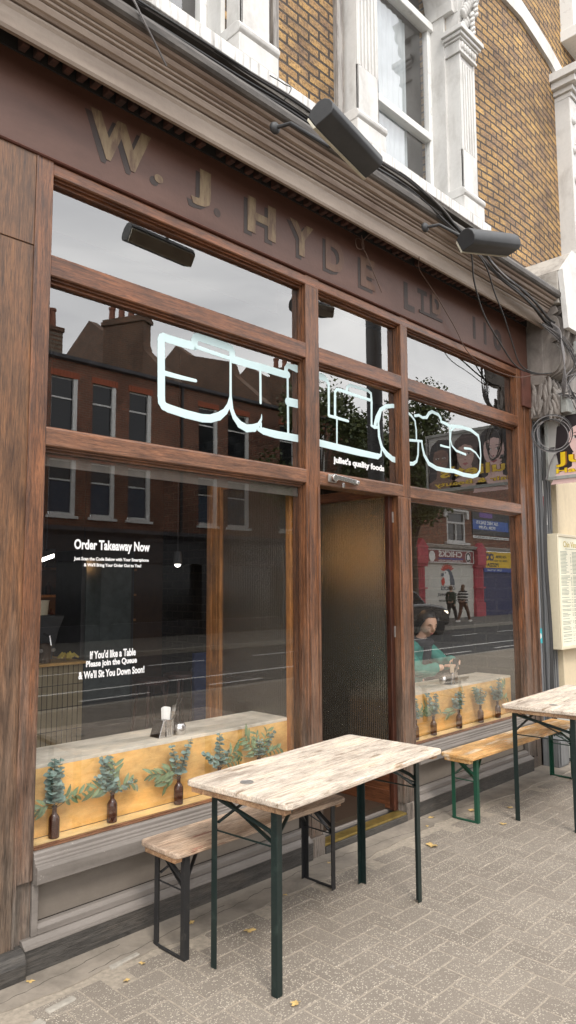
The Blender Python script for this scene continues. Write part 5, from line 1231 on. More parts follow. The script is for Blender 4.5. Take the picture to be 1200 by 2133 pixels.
m.build('tiled_front', tilemat(), sv, bevel=.003)
m = MB(); m.box(1.88, 3.53, 6.07, 6.93, .976, 1.0); m.build('worktop', M['ply'], sv, bevel=.003)
wl = plain('warm_lamp', (1,1,1), .5, emis=((1,.86,.62), 9.0)); wl2 = plain('white_tube', (1,1,1), .5, emis=((1,.95,.85), 8.0)); wg = plain('amber_glow', (1,1,1), .5, emis=((1,.52,.18), 17.0))
t = thing('tube_light', (3.0,5.7,1.93), 'lit white tube light hanging at the far left inside the shop', 'lamp')
m = MB(); m.bar((2.45,5.0,1.90),(2.98,5.75,1.985),.05,.04); m.build('housing', M['black'], t); m = MB(); m.bar((2.45,5.0,1.862),(2.98,5.75,1.947),.03,.03); m.build('tube', wl2, t)
m = MB(); m.tube([(2.8,5.5,1.97),(2.8,5.5,3.74)],.004,5); m.tube([(2.95,5.85,1.99),(2.95,5.85,3.74)],.004,5); m.build('hanging_wire', M['cable'], t)
def spot(x, y, z, lb, r=.035, mat=None, wire=True):
    t = thing('ceiling_spotlight', (x,y,z), lb, 'lamp', 'lit lamps inside the shop')
    m = MB(); m.lathe((x,y,z), [(0,.10),(.03,.10),(r+.01,.02),(r+.01,-.01),(r,-.01),(r,.02),(0,.04)], 16); m.build('lamp_shade', M['black'], t, smooth=True)
    m = MB(); m.sphere((x,y,z-.005), r, r, r, 14, 10); m.build('bulb', mat or wl2, t, smooth=True)
    m = MB(); m.tube([(x,y,z+.1),(x,y,3.74)], .005, 6); m.build('stem', M['cable'], t)
spot(3.78,5.05,1.88,'small bright spotlight seen near the lobby post inside the shop', .028)
t = thing('pendant_lamp', (5.92,4.42,2.05), 'warm glowing pendant lamp blurred by the reeded glass of the open door', 'lamp')
m = MB(); m.sphere((5.92,4.42,2.03),.085,.085,.085,20,14); m.build('globe', wg, t, smooth=True); m = MB(); m.tube([(5.92,4.42,2.12),(5.92,4.42,3.74)],.006,6); m.build('stem', M['cable'], t)
# counter clutter
def tub(x, y, z, r, h, lb, mat='cream_box', cat='tub'):
    m = MB(); m.lathe((x,y,z), [(0,0),(r*.85,0),(r,h),(r*1.06,h),(r*1.06,h*1.04),(0,h*1.04)], 18); tag(m.build('food_tub', M[mat], None, (x,y,z), smooth=True), lb, cat)
bx = thing('till_stand', (3.05,6.5,1.0), 'dark espresso machine with sloping sides on the service counter', 'coffee machine')
m = MB(); m.prism([(2.5,6.2,1.02),(3.24,6.2,1.02),(3.30,6.2,1.28),(3.36,6.2,1.42),(2.5,6.2,1.42)],(0,.55,0)); m.build('body', M['black'], bx, bevel=.01)
m = MB(); m.box(2.5,3.24,6.14,6.2,1.10,1.13); m.tube([(2.9,6.19,1.26),(2.9,6.08,1.24),(2.9,6.05,1.16)],.012,8); m.tube([(3.15,6.19,1.26),(3.15,6.08,1.24),(3.15,6.05,1.16)],.012,8); m.build('group_head', M['steel'], bx)
tub(3.02,6.4,1.4205,.075,.16,'cream stacked tubs on top of the coffee machine'); tub(3.22,6.42,1.4205,.08,.13,'wider cream tub on the coffee machine nearest the window post')
tub(3.16,6.18,1.0005,.06,.17,'dark jar beside the coffee machine holding cutlery','brown_in','jar')
m = MB(); random.seed(9)
for k in range(14):
    a_ = random.uniform(0,6.28); m.tube([(3.40,6.2,1.012),(3.40+.06*math.cos(a_),6.2+.05*math.sin(a_),1.05+.03*random.random()),(3.40+.1*math.cos(a_),6.2+.08*math.sin(a_),1.03)],.010,6)
tag(m.build('banana_bunch', plain('banana', (.55,.42,.06), .5), None, (3.4,6.2,1.0), smooth=True), 'yellow fruit bunch near the front corner of the service counter', 'fruit')
fz = thing('drinks_fridge', (4.6,7.6,.1), 'tall dark fridge with a grey glass door deep inside the shop', 'fridge')
m = MB(); m.box(4.2,4.9,7.4,8.0,.1,2.1); m.build('cabinet', M['black'], fz, bevel=.01); m = MB(); m.box(4.25,4.85,7.385,7.399,.4,2.0); m.build('door', plain('fridge_glass',(.10,.12,.12),.1), fz)
for k, (x, y) in enumerate(((3.9,5.6),(4.35,5.75),(4.8,5.9))):
    t = thing('bar_stool', (x,y,.1), ['nearest','middle','farthest'][k]+' wooden bar stool standing inside behind the lobby screen', 'stool', 'wooden bar stools')
    m = MB(); m.lathe((x,y,0), [(0,.80),(.16,.80),(.165,.82),(.16,.84),(0,.84)], 20); m.build('seat', M['door_dark'], t, smooth=True)
    for a_ in range(4):
        c_, s_ = math.cos(PI/4+a_*PI/2), math.sin(PI/4+a_*PI/2); m = MB(); m.tube([(x+.11*c_,y+.11*s_,.80),(x+.2*c_,y+.2*s_,.1)], .015, 8); m.build('leg', M['door_dark'], t)
    m = MB(); m.tube([(x+.17*math.cos(2*PI*q/12),y+.17*math.sin(2*PI*q/12),.32) for q in range(13)],.009,6); m.build('foot_ring', M['door_dark'], t)
m = MB(); m.box(3.62,3.8,4.6,4.63,.2,1.15); tag(m.build('blue_apron', plain('blue_cloth',(.008,.016,.06),.9), None, (3.7,4.6,.2)), 'dark blue cloth hanging just left of the lobby post inside', 'apron')
sh = thing('wall_shelf', (4.3,8.8,1.6), 'dark shelving with dimly lit bottles on the back wall of the shop', 'shelf')
m = MB(); 
for z in (1.2,1.55,1.9): m.box(2.2,5.8,8.7,9.0,z,z+.03)
m.build('board', M['oak_raw'], sh)
m = MB(); random.seed(2)
for z in (1.23,1.58,1.93):
    x = 2.3
    while x < 5.7:
        h = random.uniform(.12,.26); m.lathe((x,8.82,z+.001), [(0,0),(.035,0),(.035,h*.6),(.013,h*.8),(.013,h),(0,h)], 10); x += random.uniform(.1,.3)
o = m.build('bottles', M['bottle'], sh, smooth=True); o['kind'] = 'stuff'
spot(4.74, 8.3, 1.47, 'small warm lamp glowing low at the back of the shop', .045, plain('candle_glow', (1,1,1), .5, emis=((1,.5,.14), 60.0)))
# ================================================================== ACROSS THE STREET (seen mirrored in the panes)
YF = -13.54
def zx(y): return y
T = thing('terrace_house', (14.5, YF, 0), 'red brick terrace with gabled walls and chimneys, mirrored in the left panes', 'building')
TP = lambda m, n, mat, p=None, **k: m.build(n, mat if not isinstance(mat, str) else M[mat], p or T, **k)
M['slate'] = plain('slate_roof', (.09,.09,.10), .8, 0, .3, 3, .4)
M['dark_pane'] = plain('dark_upper_pane', (.02,.022,.025), .08)
M['blue_blind'] = plain('blue_blind', (.05,.07,.10), .8)
M['blackpaint'] = plain('black_shop_paint', (.018,.018,.022), .35)
M['brown_pot'] = plain('clay_pot', (.25,.10,.06), .8)
cols = [(10.18,11.06),(11.58,12.43),(12.93,13.80),(15.83,16.70),(17.2,18.25),(19.9,20.8),(21.7,22.6),(23.9,24.8),(25.9,26.8)]
lv = [(3.84,5.55),(6.35,8.10)]
m = MB(); xs = [4.0]+[v for c in cols for v in c]+[28.9]
for i in range(0, len(xs), 2): m.box(xs[i], xs[i+1], YF-.3, YF, 3.5, 8.62)
for a, b in cols:
    m.box(a, b, YF-.3, YF, 3.5, lv[0][0]); m.box(a, b, YF-.3, YF, lv[0][1], lv[1][0]); m.box(a, b, YF-.3, YF, lv[1][1], 8.62)
TP(m, 'brick_front', 'redbrick')
for ci, (a, b) in enumerate(cols):
    for li, (z0, z1) in enumerate(lv):
        m = MB(); d = .09
        m.box(a, a+.04, YF-.12, YF-.07, z0, z1); m.box(b-d-.05, b, YF-.12, YF-.01, z0, z1); m.box(a+.04, b-d-.05, YF-.12, YF-.08, z1-.05, z1); m.box(a+d, b-d, YF-.12, YF-.03, z0, z0+d); m.box(a+.04, b-d-.05, YF-.11, YF-.06, (z0+z1)/2+.20, (z0+z1)/2+.25)
        m.box(a-.08, b+.08, YF, YF+.08, z0-.1, z0-.01)
        w_ = TP(m, 'sash_window', M['wframe'])
        m = MB(); m.box(a+.04, b-d-.05, YF-.10, YF-.088, z0+d, z1-.05); m.build('pane', M['dark_pane'], w_)
        if li == 0: m = MB(); m.box(a+.04, b-d-.05, YF-.087, YF-.083, z0+d, (z0+z1)/2+.19); m.build('blind', M['blue_blind'], w_)
        m = MB()
        n = 9
        for k in range(n):
            xx = a-.05+(b-a+.1)*k/n; m.box(xx+.004, xx+(b-a+.1)/n-.004, YF, YF+.015, z1+.002, z1+.20)
        m.build('brick_arch', plain('arch_brick',(.36,.10,.05),.9) if 'arch_brick' not in bpy.data.materials else bpy.data.materials['arch_brick'], w_)
m = MB(); m.extr([(YF-.3,8.621),(YF+.02,8.621),(YF+.14,8.66),(YF+.16,8.76),(YF+.02,8.78),(YF-.3,8.8)], 4, 28.9); TP(m, 'gutter', M['slate'])
m = MB(); m.prism([(4,YF-.1,8.60),(4,YF-.1,8.70),(4,YF-14,8.85),(4,YF-14,8.6)], (24.9,0,0)); TP(m, 'slate_roof', M['slate'])
def party(x, chim, s=1):
    m = MB(); y = lambda q: 6.46-q
    m.prism([(x,y(20.0),8.6),(x,y(20.0),8.8),(x,y(21.9),10.35),(x,y(22.2),11.0),(x,y(24.9),11.9),(x,y(25.97),12.6),(x,y(30),10.4),(x,y(30),8.6)], (.35,0,0))
    w_ = TP(m, 'party_wall', 'redbrick_side')
    if chim:
        m = MB(); u_ = Vector((-.405,-.914,0)); n_ = Vector((.914,-.405,0)); c0 = Vector((x, y(22.04), 0)); Mx = Matrix((u_, n_, (0,0,1))).transposed()
        for (e_, za, zb_) in ((0,9.4,11.55),(.07,11.551,11.70),(.03,11.701,11.80)): m.obox(c0+u_*.875+n_*.27+Vector((0,0,(za+zb_)/2)), (1.75+2*e_, .54+2*e_, zb_-za), Mx)
        ch_ = TP(m, 'chimney_stack', 'redbrick_side')
        for k in range(4):
            m = MB(); pp = c0+u_*(.22+k*.43)+n_*.2; m.lathe((pp.x, pp.y, 11.80), [(.13,0),(.13,.05),(.12,.08),(.11,.42),(.135,.44),(.135,.52),(.10,.52),(.09,.3),(0,.3)], 14); m.build('chimney_pot', M['brown_pot'], ch_, smooth=True)
party(14.78, True); party(19.19, False); party(23.6, True)
m = MB(); m.box(10.9,12.08,-17.4,-16.54,8.6,10.65); m.box(10.85,12.13,-17.45,-16.50,10.65,10.8); c2 = TP(m, 'chimney_stack', 'redbrick_side')
for k in range(4):
    m = MB(); m.lathe((11.0+k*.26,-16.8,10.8), [(.15,0),(.15,.05),(.12,.6),(.15,.62),(.15,.70),(0,.70)], 12); m.build('chimney_pot', M['brown_pot'], c2, smooth=True)
m = MB(); m.tube([(15.05,YF+.06,3.5),(15.05,YF+.06,8.6)],.05,8); TP(m, 'drainpipe', M['black'])
m = MB(); m.extr([(YF-.2,3.15),(YF+.06,3.15),(YF+.10,3.25),(YF+.28,3.38),(YF+.30,3.5),(YF-.2,3.52)], 4, 28.9); TP(m, 'shop_cornice', M['slate'])
m = MB(); m.box(4, 28.9, YF-.3, YF+.02, 2.45, 3.149); TP(m, 'shop_fascia', M['blackpaint'])
m = MB()
for x in range(4, 29, 4): m.box(x, x+.4, YF-.3, YF+.03, 0.017, 2.449)
m.box(4.4, 28.8, YF-.3, YF-.02, .017, .5); TP(m, 'shop_front', M['blackpaint'])
m = MB(); m.box(4.4, 28.8, YF-.35, YF-.31, .5, 2.45); TP(m, 'shop_glass', M['dark_pane'])

# chicken shop block
Q = thing('chicken_shop', (34, YF, 0), 'red brick block with pink pilasters and white rooster wall, mirrored at right', 'building')
QP = lambda m, n, mat, p=None, **k: m.build(n, mat if not isinstance(mat, str) else M[mat], p or Q, **k)
m = MB(); m.box(29.0, 31.98, YF-.3, YF, 3.62, 8.6); m.box(33.75, 46, YF-.3, YF, 3.62, 8.6); m.box(31.98,33.75,YF-.3,YF,3.62,3.9); m.box(31.98,33.75,YF-.3,YF,5.5,8.6); QP(m, 'brick_wall', 'redbrick')
m = MB(); a, b, z0, z1 = 31.98, 33.75, 3.9, 5.5
m.box(a,a+.12,YF-.1,YF,z0,z1); m.box(b-.12,b,YF-.1,YF,z0,z1); m.box(a+.12,b-.12,YF-.1,YF,z0,z0+.1); m.box(a+.12,b-.12,YF-.1,YF,z1-.1,z1); m.box(a+.12,b-.12,YF-.1,YF,4.86,4.96); m.box((a+b)/2-.05,(a+b)/2+.05,YF-.1,YF,z0+.1,4.86)
m.box(a-.25,b+.25,YF,YF+.15,z0-.14,z0-.01); m.box(a-.25,b+.25,YF,YF+.12,z1,z1+.28); m.box(a-.3,a-.05,YF,YF+.1,z1-.35,z1); m.box(b+.05,b+.3,YF,YF+.1,z1-.35,z1)
w_ = QP(m, 'sash_window', M['stone'], bevel=.01); m = MB(); m.box(a+.12,b-.12,YF-.09,YF-.07,z0+.1,z1-.1); m.build('pane', M['dark_pane'], w_)
M['pink'] = worn('pink_pilaster_paint', (.48,.06,.09), (.30,.06,.07), .6, 4, (.45,.7), chips=(.5,.42,.4), chamt=.68)
M['mural_white'] = worn('whitewashed_wall', (.62,.60,.54), (.48,.45,.40), .8, 2, (.5,.75))
m = MB(); m.box(29.75,34.5,YF-.3,YF-.02,.017,3.6199); mural = QP(m, 'whitewashed_wall', 'mural_white')
m = MB(); m.extr([(YF-.2,3.55),(YF+.2,3.55),(YF+.25,3.68),(YF+.0,3.75),(YF-.2,3.75)], 29.0, 46); QP(m, 'cornice', 'stone_side')
for x0 in (28.9, 34.5):
    m = MB(); m.box(x0,x0+.85,YF-.1,YF+.10,.017,2.60); m.box(x0-.06,x0+.91,YF-.1,YF+.16,.017,.75); m.box(x0-.06,x0+.91,YF-.1,YF+.2,1.5,1.58); m.box(x0-.08,x0+.93,YF-.1,YF+.22,2.6,2.72); m.box(x0-.02,x0+.87,YF-.1,YF+.3,2.72,3.5)
    for k in range(4): m.box(x0+.10+k*.18,x0+.2+k*.18,YF+.10,YF+.125,.8,2.5)
    m.prism([(x0-.1,YF-.1,3.5),(x0+.95,YF-.1,3.5),(x0+.425,YF-.1,3.95)],(0,.42,0)); QP(m, 'pilaster', 'pink', bevel=.01)
red = plain('sign_red', (.22,.03,.03), .5); whi = plain('sign_white', (.75,.75,.72), .5); blu = plain('sign_blue', (.03,.07,.30), .5); nav = plain('shop_navy', (.018,.022,.085), .5); yel = plain('sign_yellow', (.75,.48,.01), .5); blk = plain('sign_black', (.02,.02,.02), .5); gry = plain('rooster_grey', (.08,.10,.13), .6); rds = plain('rooster_red', (.55,.05,.03), .6)
m = MB(); m.box(29.9,34.35,YF-.02,YF+.10,2.80,3.47); sg_ = QP(m, 'shop_sign', red); m = MB()
for z in (2.80,3.43): m.box(29.9,34.35,YF+.10,YF+.125,z,z+.04)
m.box(29.9,29.94,YF+.10,YF+.125,2.84,3.43); m.box(34.31,34.35,YF+.10,YF+.125,2.84,3.43); m.build('sign_border', whi, sg_)
text('sign_lettering', 'CHICKS', 31.0, 33.2, 3.10, 3.40, YF+.102, whi, sg_, face='+y', bold=.03, depth=.01)
text('sign_lettering', 'CHICKEN AND PIZZA', 30.95, 33.25, 2.86, 2.95, YF+.102, whi, sg_, face='+y', bold=.02, depth=.01)
m = MB(); m.lathe((30.4,YF+.101,3.12),[(.27,0),(.27,.01)],24,'y'); m.lathe((33.8,YF+.101,3.12),[(.29,0),(.29,.01)],24,'y'); dsk = m.build('sign_disc', whi, sg_)
m = MB(); m.lathe((33.8,YF+.112,3.12),[(.25,0),(.25,.004)],24,'y'); m.build('sign_disc_ring', blk, sg_); m = MB(); m.lathe((33.8,YF+.117,3.12),[(.15,0),(.15,.004)],24,'y'); m.build('sign_disc_centre', whi, sg_)
m = MB(); m.box(31.0,33.3,YF+.1005,YF+.104,2.985,3.05); m.build('sign_band', blu, sg_)
# rooster head mural (mirrored text in the panes reads backwards, as it should)
def mur(poly, mat, lay): m = MB(); m.prism([(63.9-x, YF-.0195+lay*.003, z) for x, z in poly], (0,.002,0)); return m.build('mural', mat, mural)
cx, cz = 31.95, 2.1
for k in range(8):
    a_ = RAD(20+k*19); c_, s_ = math.cos(a_), math.sin(a_); mur([(cx+.2*c_-.04*s_,cz+.28+.1*s_+.04*c_),(cx+.5*c_-.07*s_,cz+.25+.34*s_+.05*c_),(cx+.70*c_,cz+.25+.48*s_),(cx+.5*c_+.07*s_,cz+.25+.34*s_-.05*c_),(cx+.2*c_+.04*s_,cz+.28+.1*s_-.04*c_)], rds, 1)
mur([(cx+.20,cz+.36),(cx-.15,cz+.42),(cx-.42,cz+.22),(cx-.62,cz-.15),(cx-.66,cz-.42),(cx+.35,cz-.42),(cx+.15,cz-.1),(cx+.35,cz+.15)], gry, 2)
mur([(cx+.38,cz+.20),(cx+.20,cz+.34),(cx-.02,cz+.30),(cx-.18,cz+.05),(cx-.22,cz-.42),(cx+.33,cz-.42),(cx+.36,cz-.1)], whi, 3)
mur([(cx+.36,cz+.22),(cx+.58,cz+.16),(cx+.66,cz+.02),(cx+.36,cz+.04)], gry, 4)
mur([(cx+.42,cz+.0),(cx+.60,cz-.2),(cx+.56,cz-.38),(cx+.42,cz-.44),(cx+.28,cz-.32),(cx+.30,cz-.1)], rds, 5)
mur([(cx+.22+.04*math.cos(q),cz+.2+.04*math.sin(q)) for q in [k*.6 for k in range(10)]], blk, 5)
text('mural_lettering', 'CHICKS', 31.3, 32.65, 1.42, 1.62, YF-.0195, gry, mural, face='+y', bold=.04, depth=.004)
text('mural_lettering', 'Your Finest', 31.0, 33.2, 1.12, 1.34, YF-.0195, blk, mural, face='+y', bold=.02, depth=.004)
text('mural_lettering', 'Food Joint', 31.1, 33.2, .78, 1.0, YF-.0195, blk, mural, face='+y', bold=.02, depth=.004)
# yellow sign and navy shop
m = MB(); m.box(35.4,42,YF-.2,YF+.01,.017,2.60); QP(m, 'navy_shopfront', nav)
m = MB(); m.box(35.45,40,YF-.1,YF+.12,2.62,3.50); ys = QP(m, 'yellow_sign', yel)
text('sign_lettering', 'PIZZA', 35.7, 37.0, 2.68, 2.88, YF+.121, blk, ys, face='+y', bold=.04, depth=.01)
text('sign_lettering', 'FOR ORDER', 36.7, 37.9, 3.16, 3.30, YF+.121, blk, ys, face='+y', bold=.03, depth=.01); text('sign_lettering', '0208 767 8181', 36.5, 38.0, 2.97, 3.07, YF+.121, blk, ys, face='+y', bold=.02, depth=.01)
text('sign_lettering', 'CK\'S', 35.5, 36.5, 3.0, 3.42, YF+.121, nav, ys, face='+y', bold=.06, depth=.01)
m = MB(); m.box(35.45,40,YF-.1,YF+.10,2.38,2.618); bs = QP(m, 'phone_sign', blu); text('sign_lettering', '0208 767 8181', 35.8, 37.4, 2.44, 2.54, YF+.101, whi, bs, face='+y', depth=.01)
m = MB(); m.box(34.45,38.6,YF,YF+.05,4.40,6.1); vb = QP(m, 'advert_board', blk)
m = MB(); m.box(34.47,38.4,YF+.05,YF+.055,4.68,5.22); vb1 = m.build('blue_panel', plain('advert_blue', (.03,.10,.38), .5), vb)
text('advert_lettering', '5X NIC SALTS', 34.85, 37.2, 4.98, 5.17, YF+.056, whi, vb1, face='+y', bold=.04, depth=.01); text('advert_lettering', 'FOR £9.99', 35.1, 36.9, 4.73, 4.91, YF+.056, whi, vb1, face='+y', bold=.04, depth=.01)
m = MB(); m.box(34.47,38.4,YF+.05,YF+.055,4.20,4.34); vb2 = m.build('white_strip', whi, vb); text('advert_lettering', "DON'T LET VAPING YOU ON THE HIGH ST", 34.6, 38.3, 4.24, 4.30, YF+.056, blk, vb2, face='+y', bold=.03, depth=.01)
pur = plain('advert_purple', (.16,.07,.30), .5); m = MB(); m.box(35.2,36.6,YF+.05,YF+.055,5.36,5.9); m.build('purple_panel', pur, vb)

# ---- street trees
def street_tree(x, y, h0, h1, rad, n, seed, label):
    random.seed(seed)
    t = thing('street_tree', (x, y, 0), label, 'tree', 'street trees on the far pavement')
    tr = MB(); tr.tube([(x,y,0),(x+.05,y,h0*.5),(x-.05,y,h0),(x,y+.1,(h0+h1)/2)], [.19,.15,.12,.06], 10)
    cl = []
    for k in range(15):
        a_ = random.uniform(0,6.28); r_ = rad*random.uniform(.35,1.0)**.7; zz = h0+(h1-h0)*random.uniform(.1,1)
        sc_ = (1-.6*abs((zz-(h0+h1)/2)/((h1-h0)/2))**2); p = Vector((x+r_*sc_*math.cos(a_), y+r_*sc_*math.sin(a_)*.8, zz)); cl.append((p, random.uniform(.5,1.0)*rad*.38))
        tr.tube([(x,y,h0*.8+random.random()*.8),tuple((Vector((x,y,h0+.5))+p)/2+Vector((0,0,.2))),tuple(p)], [.07,.04,.012], 6)
    tr.build('trunk', M['bark'], t, smooth=True)
    m = MB()
    for k in range(n):
        c_, r_ = random.choice(cl); d = Vector([random.gauss(0,1) for _ in range(3)]).normalized()*r_*random.uniform(.3,1.25)
        p = c_+d; dd = Vector([random.uniform(-1,1) for _ in range(3)]).normalized(); nn = Vector([random.uniform(-1,1) for _ in range(3)])+Vector((0,0,.8)); nn.normalize()
        s_ = dd.cross(nn)
        if s_.length < .1: continue
        s_.normalize(); L_ = random.uniform(.10,.19)
        m.add([p, p+dd*L_*.5+s_*L_*.4, p+dd*L_, p+dd*L_*.5-s_*L_*.4], [(0,1,2,3)])
    m.build('crown', M['treeleaf'], t)
street_tree(19.3, -11.0, 3.2, 8.7, 2.3, 9000, 1, 'leafy street tree mirrored behind the middle letters of the window logo')
street_tree(23.6, -10.9, 3.4, 10.3, 2.6, 10000, 2, 'tallest leafy street tree mirrored in the pane over the door')
street_tree(25.6, -11.2, 3.9, 9.4, 2.3, 8000, 4, 'street tree mirrored at the left edge of the right hand window')
lp_ = thing('street_lamp', (13.72, -4.05, 0), 'dark grey street lamp column mirrored in the pane over the door', 'street lamp')
m = MB(); m.tube([(13.72,-4.05,0),(13.72,-4.05,9.5)], .19, 14); m.build('column', M['black'], lp_, smooth=True)
m = MB(); m.lathe((13.72,-4.05,0), [(.26,0),(.26,.9),(.2,1.05),(0,1.05)], 14); m.build('base', M['black'], lp_)
m = MB(); m.tube([(13.72,-4.05,9.45),(13.72,-5.2,9.8)], .06, 8); m.obox((13.72,-5.6,9.82),(.3,.9,.12),Matrix.Identity(3)); m.build('lamp_head', M['black'], lp_)

# ---- dark car mirrored in the right window: nose towards +x
car = thing('parked_car', (24.0,-10.2,0), 'black car with a lit headlight at the far kerb, mirrored in the right window', 'car')
gp = plain('black_car_paint', (.012,.012,.013), .15); gp.node_tree.nodes['Principled BSDF'].inputs['Coat Weight'].default_value = .6
M['tyre'] = plain('tyre', (.02,.02,.02), .8); M['rim'] = plain('rim', (.35,.35,.36), .3, .8)
zb = -.08; X0c = 23.4; yc = -8.95
def section(t):   # body half-widths and heights along the length
    return None
prof = [(0.0,.42,.62),(.12,.30,.80),(.35,.26,.90),(.9,.24,.98),(1.25,.24,1.05),(1.5,.24,1.10)]
m = MB(); m.prism([(X0c-.0,yc-.82,.30),(X0c-.02,yc-.82,.62),(X0c-.15,yc-.82,.80),(X0c-.45,yc-.82,.92),(X0c-1.25,yc-.82,1.02),(X0c-4.2,yc-.82,1.06),(X0c-4.5,yc-.82,.95),(X0c-4.55,yc-.82,.45),(X0c-4.4,yc-.82,.25),(X0c-.15,yc-.82,.22)],(0,1.64,0)); m.build('body', gp, car, bevel=.09, seg=4)
m = MB(); m.prism([(X0c-1.2,yc-.70,1.0),(X0c-1.95,yc-.62,1.45),(X0c-2.4,yc-.60,1.52),(X0c-3.6,yc-.60,1.50),(X0c-4.35,yc-.70,1.02)],(0,1.32,0)); m.build('cabin', M['dark_pane'], car, bevel=.06, seg=3)
m = MB(); m.box(X0c-3.65,X0c-2.05,yc-.60,yc+.60,1.50,1.535); m.build('roof', gp, car, bevel=.02)
for dx in (-.85,-3.7):
    for sy in (-1, 1):
        m = MB(); m.lathe((X0c+dx,yc+sy*.80,.315-.1), [(.2,-.11),(.32,-.11),(.34,-.07),(.34,.07),(.32,.11),(.2,.11)], 24, 'y'); wq = m.build('wheel', M['tyre'], car, smooth=True)
        m = MB(); m.lathe((X0c+dx,yc+sy*.80,.315-.1), [(.0,.10*sy),(.2,.095*sy)], 24, 'y'); m.build('rim', M['rim'], wq)
hl = plain('headlight_lit', (1,1,1), .3, emis=((1,.85,.6), 6.0))
for sy in (-1, 1):
    m = MB(); m.prism([(X0c-.02,yc+sy*.76,.60),(X0c-.01,yc+sy*.42,.62),(X0c-.06,yc+sy*.42,.70),(X0c-.20,yc+sy*.83,.74),(X0c-.45,yc+sy*.835,.76),(X0c-.2,yc+sy*.84,.64)],(.03,.0,.0)); m.build('headlight', hl, car)
m = MB(); m.box(X0c-.01,X0c+.012,yc-.38,yc+.38,.40,.62); m.build('grille', M['rim'], car, bevel=.01); m = MB(); m.box(X0c+.013,X0c+.016,yc-.26,yc+.26,.30,.39); m.build('number_plate', M['white'], car)

# ---- two pedestrians arm in arm on the far pavement
def walker(x, y, label, top, hairm, h=1.68, stride=.28, stripe=False):
    t = thing('person', (x, y, .016), label, 'person', 'pedestrians on the far pavement')
    z = .016; s = h/1.72
    P = lambda a, b, c: (x+a, y+b, z+c*s)
    tor = [(P(0,0,.95),.125),(P(.0,0,1.12),.115),(P(.01,0,1.30),.13),(P(.015,0,1.42),.085),(P(.02,0,1.50),.052),(P(.03,0,1.58),.05)]
    leg = lambda sg, fx: [(P(0,0,.95),.125),(P(.01,sg*.09,.86),.09),(P(fx*.5+.06,sg*.09,.48),.062),(P(fx,sg*.09,.09),.042),(P(fx+.15,sg*.09,.04),.035)]
    arm = lambda sg, hx: [(P(.015,0,1.42),.085),(P(.01,sg*.19,1.38),.052),(P(hx*.4-.05,sg*.24,1.10),.042),(P(hx,sg*.22,.86),.03),(P(hx+.03,sg*.22,.76),.026)]
    me_, MW = head_mesh(Vector(P(.035,0,1.62)), 0, .05, .96*s)
    merge_remesh('body', [skin_mesh([tor, leg(1,stride), leg(-1,-stride*.9), arm(1,-.1), arm(-1,.14)]), me_], .014, M['skin'], t, 1)
    g = lambda L_, e: [(p, r+e) for p, r in L_]
    merge_remesh('jacket', [skin_mesh([g(tor[:4],.022), g(arm(1,-.1)[:4],.022), g(arm(-1,.14)[:4],.022)])], .018, top, t, 1)
    merge_remesh('trousers', [skin_mesh([g(leg(1,stride)[:4],.02), g(leg(-1,-stride*.9)[:4],.02)])], .018, plain('rust_trousers', (.13,.05,.025), .8) if stripe else M['trouser'], t, 1)
    m = MB()
    for fx, sg in ((stride,1),(-stride*.9,-1)): m.sphere(P(fx+.06,sg*.09,.045),.14,.05,.05,12,8)
    m.build('shoe', M['white'], t, smooth=True)
    m = MB(); m.sphere(MW@Vector((-.02,0,.03)), .105*s, .092*s, .112*s, 14, 10)
    if stripe: m.sphere(MW@Vector((-.055,0,-.10)), .075, .10, .13, 12, 8)
    m.build('hair', hairm, t, smooth=True)
M['khaki'] = plain('green_jacket', (.03,.05,.03), .8)
def stripem():
    mm, N, L, b = newmat('striped_knit'); g = N.new('ShaderNodeNewGeometry'); s = N.new('ShaderNodeSeparateXYZ'); L.new(g.outputs['Position'], s.inputs[0])
    f = maths(N, L, 'GREATER_THAN', maths(N, L, 'SINE', maths(N, L, 'MULTIPLY', s.outputs[2], 2*PI/.13)), 0.0)
    L.new(mixc(N, L, f, (.02,.02,.025), (.75,.73,.7)), b.inputs['Base Color']); b.inputs['Roughness'].default_value = .9; return mm
walker(28.45, -11.22, 'person in dark green jacket walking on the far pavement, mirrored in the window', M['khaki'], M['hair_brown'], 1.60)
walker(29.15, -11.02, 'person with long brown hair and striped jumper walking, mirrored in the window', stripem(), M['hair_brown'], 1.66, .36, True)
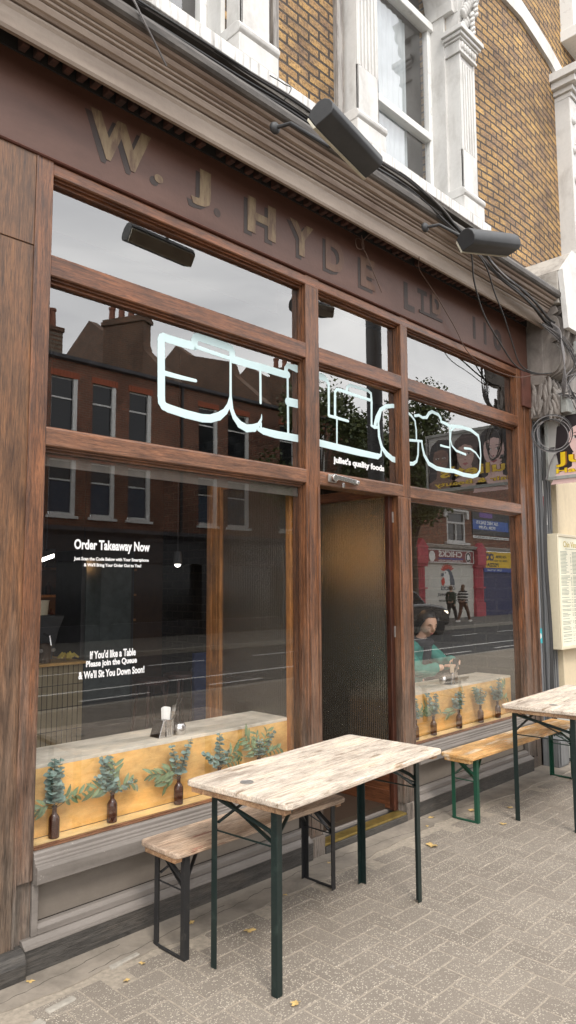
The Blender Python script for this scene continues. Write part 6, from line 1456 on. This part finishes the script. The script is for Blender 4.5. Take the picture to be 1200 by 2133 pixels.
# ================================================================== CAMERA AND LIGHT
cam = bpy.data.cameras.new('camera'); co_ = bpy.data.objects.new('camera', cam); C.objects.link(co_); sc.camera = co_
yaw, pitch, roll = RAD(44.47186888), RAD(5.86041451), RAD(-0.2741606)
cy, sy, cp, sp = math.cos(yaw), math.sin(yaw), math.cos(pitch), math.sin(pitch)
fw = Vector((cy*cp, sy*cp, sp)); rt = Vector((sy, -cy, 0)); up = rt.cross(fw)
r2 = rt*math.cos(roll)+up*math.sin(roll); u2 = up*math.cos(roll)-rt*math.sin(roll)
co_.matrix_world = Matrix.Translation((0,0,1.68)) @ Matrix((r2, u2, -fw)).transposed().to_4x4()
cam.sensor_fit = 'VERTICAL'; cam.sensor_height = 24; cam.sensor_width = 24; cam.lens = 24*1500/2133
cam.clip_start = .05; cam.clip_end = 1000

wld = bpy.data.worlds.new('World'); sc.world = wld; wld.use_nodes = True
N = wld.node_tree.nodes; L = wld.node_tree.links; bg = N['Background']
sky = N.new('ShaderNodeTexSky'); sky.sky_type = 'NISHITA'; sky.sun_disc = False
EL, AZ = RAD(52), RAD(-115)        # sun behind the camera's left shoulder, behind cloud
sky.sun_elevation = EL; sky.sun_rotation = PI/2-AZ
tc = N.new('ShaderNodeTexCoord'); mp_ = N.new('ShaderNodeMapping'); mp_.inputs['Scale'].default_value = (1.2,1.2,3.2); L.new(tc.outputs['Generated'], mp_.inputs[0])
n1 = noise(N, L, mp_.outputs[0], 1.9, 7, .55, .6)
cl = ramp(N, L, n1, [(.30, (14.2,14.3,14.7)), (.5, (19,18.9,18.9)), (.68, (25.2,24.9,24.4))])
L.new(mixc(N, L, .93, sky.outputs[0], cl), bg.inputs[0]); bg.inputs[1].default_value = .10
sun = bpy.data.lights.new('sun', 'SUN'); sun.energy = 1.5; sun.angle = RAD(14); sun.color = (1,.94,.86)
so_ = bpy.data.objects.new('sun', sun); C.objects.link(so_)
dv = Vector((math.cos(EL)*math.cos(AZ), math.cos(EL)*math.sin(AZ), math.sin(EL)))
so_.rotation_euler = dv.to_track_quat('Z', 'Y').to_euler()
sc.view_settings.view_transform = 'Standard'; sc.view_settings.look = 'None'; sc.view_settings.exposure = 0.62; sc.view_settings.gamma = 1
sc.cycles.max_bounces = 10; sc.cycles.transparent_max_bounces = 24; sc.cycles.transmission_bounces = 8; sc.cycles.glossy_bounces = 5; sc.cycles.diffuse_bounces = 4
sc.cycles.caustics_reflective = False; sc.cycles.caustics_refractive = True; sc.cycles.sample_clamp_indirect = 6
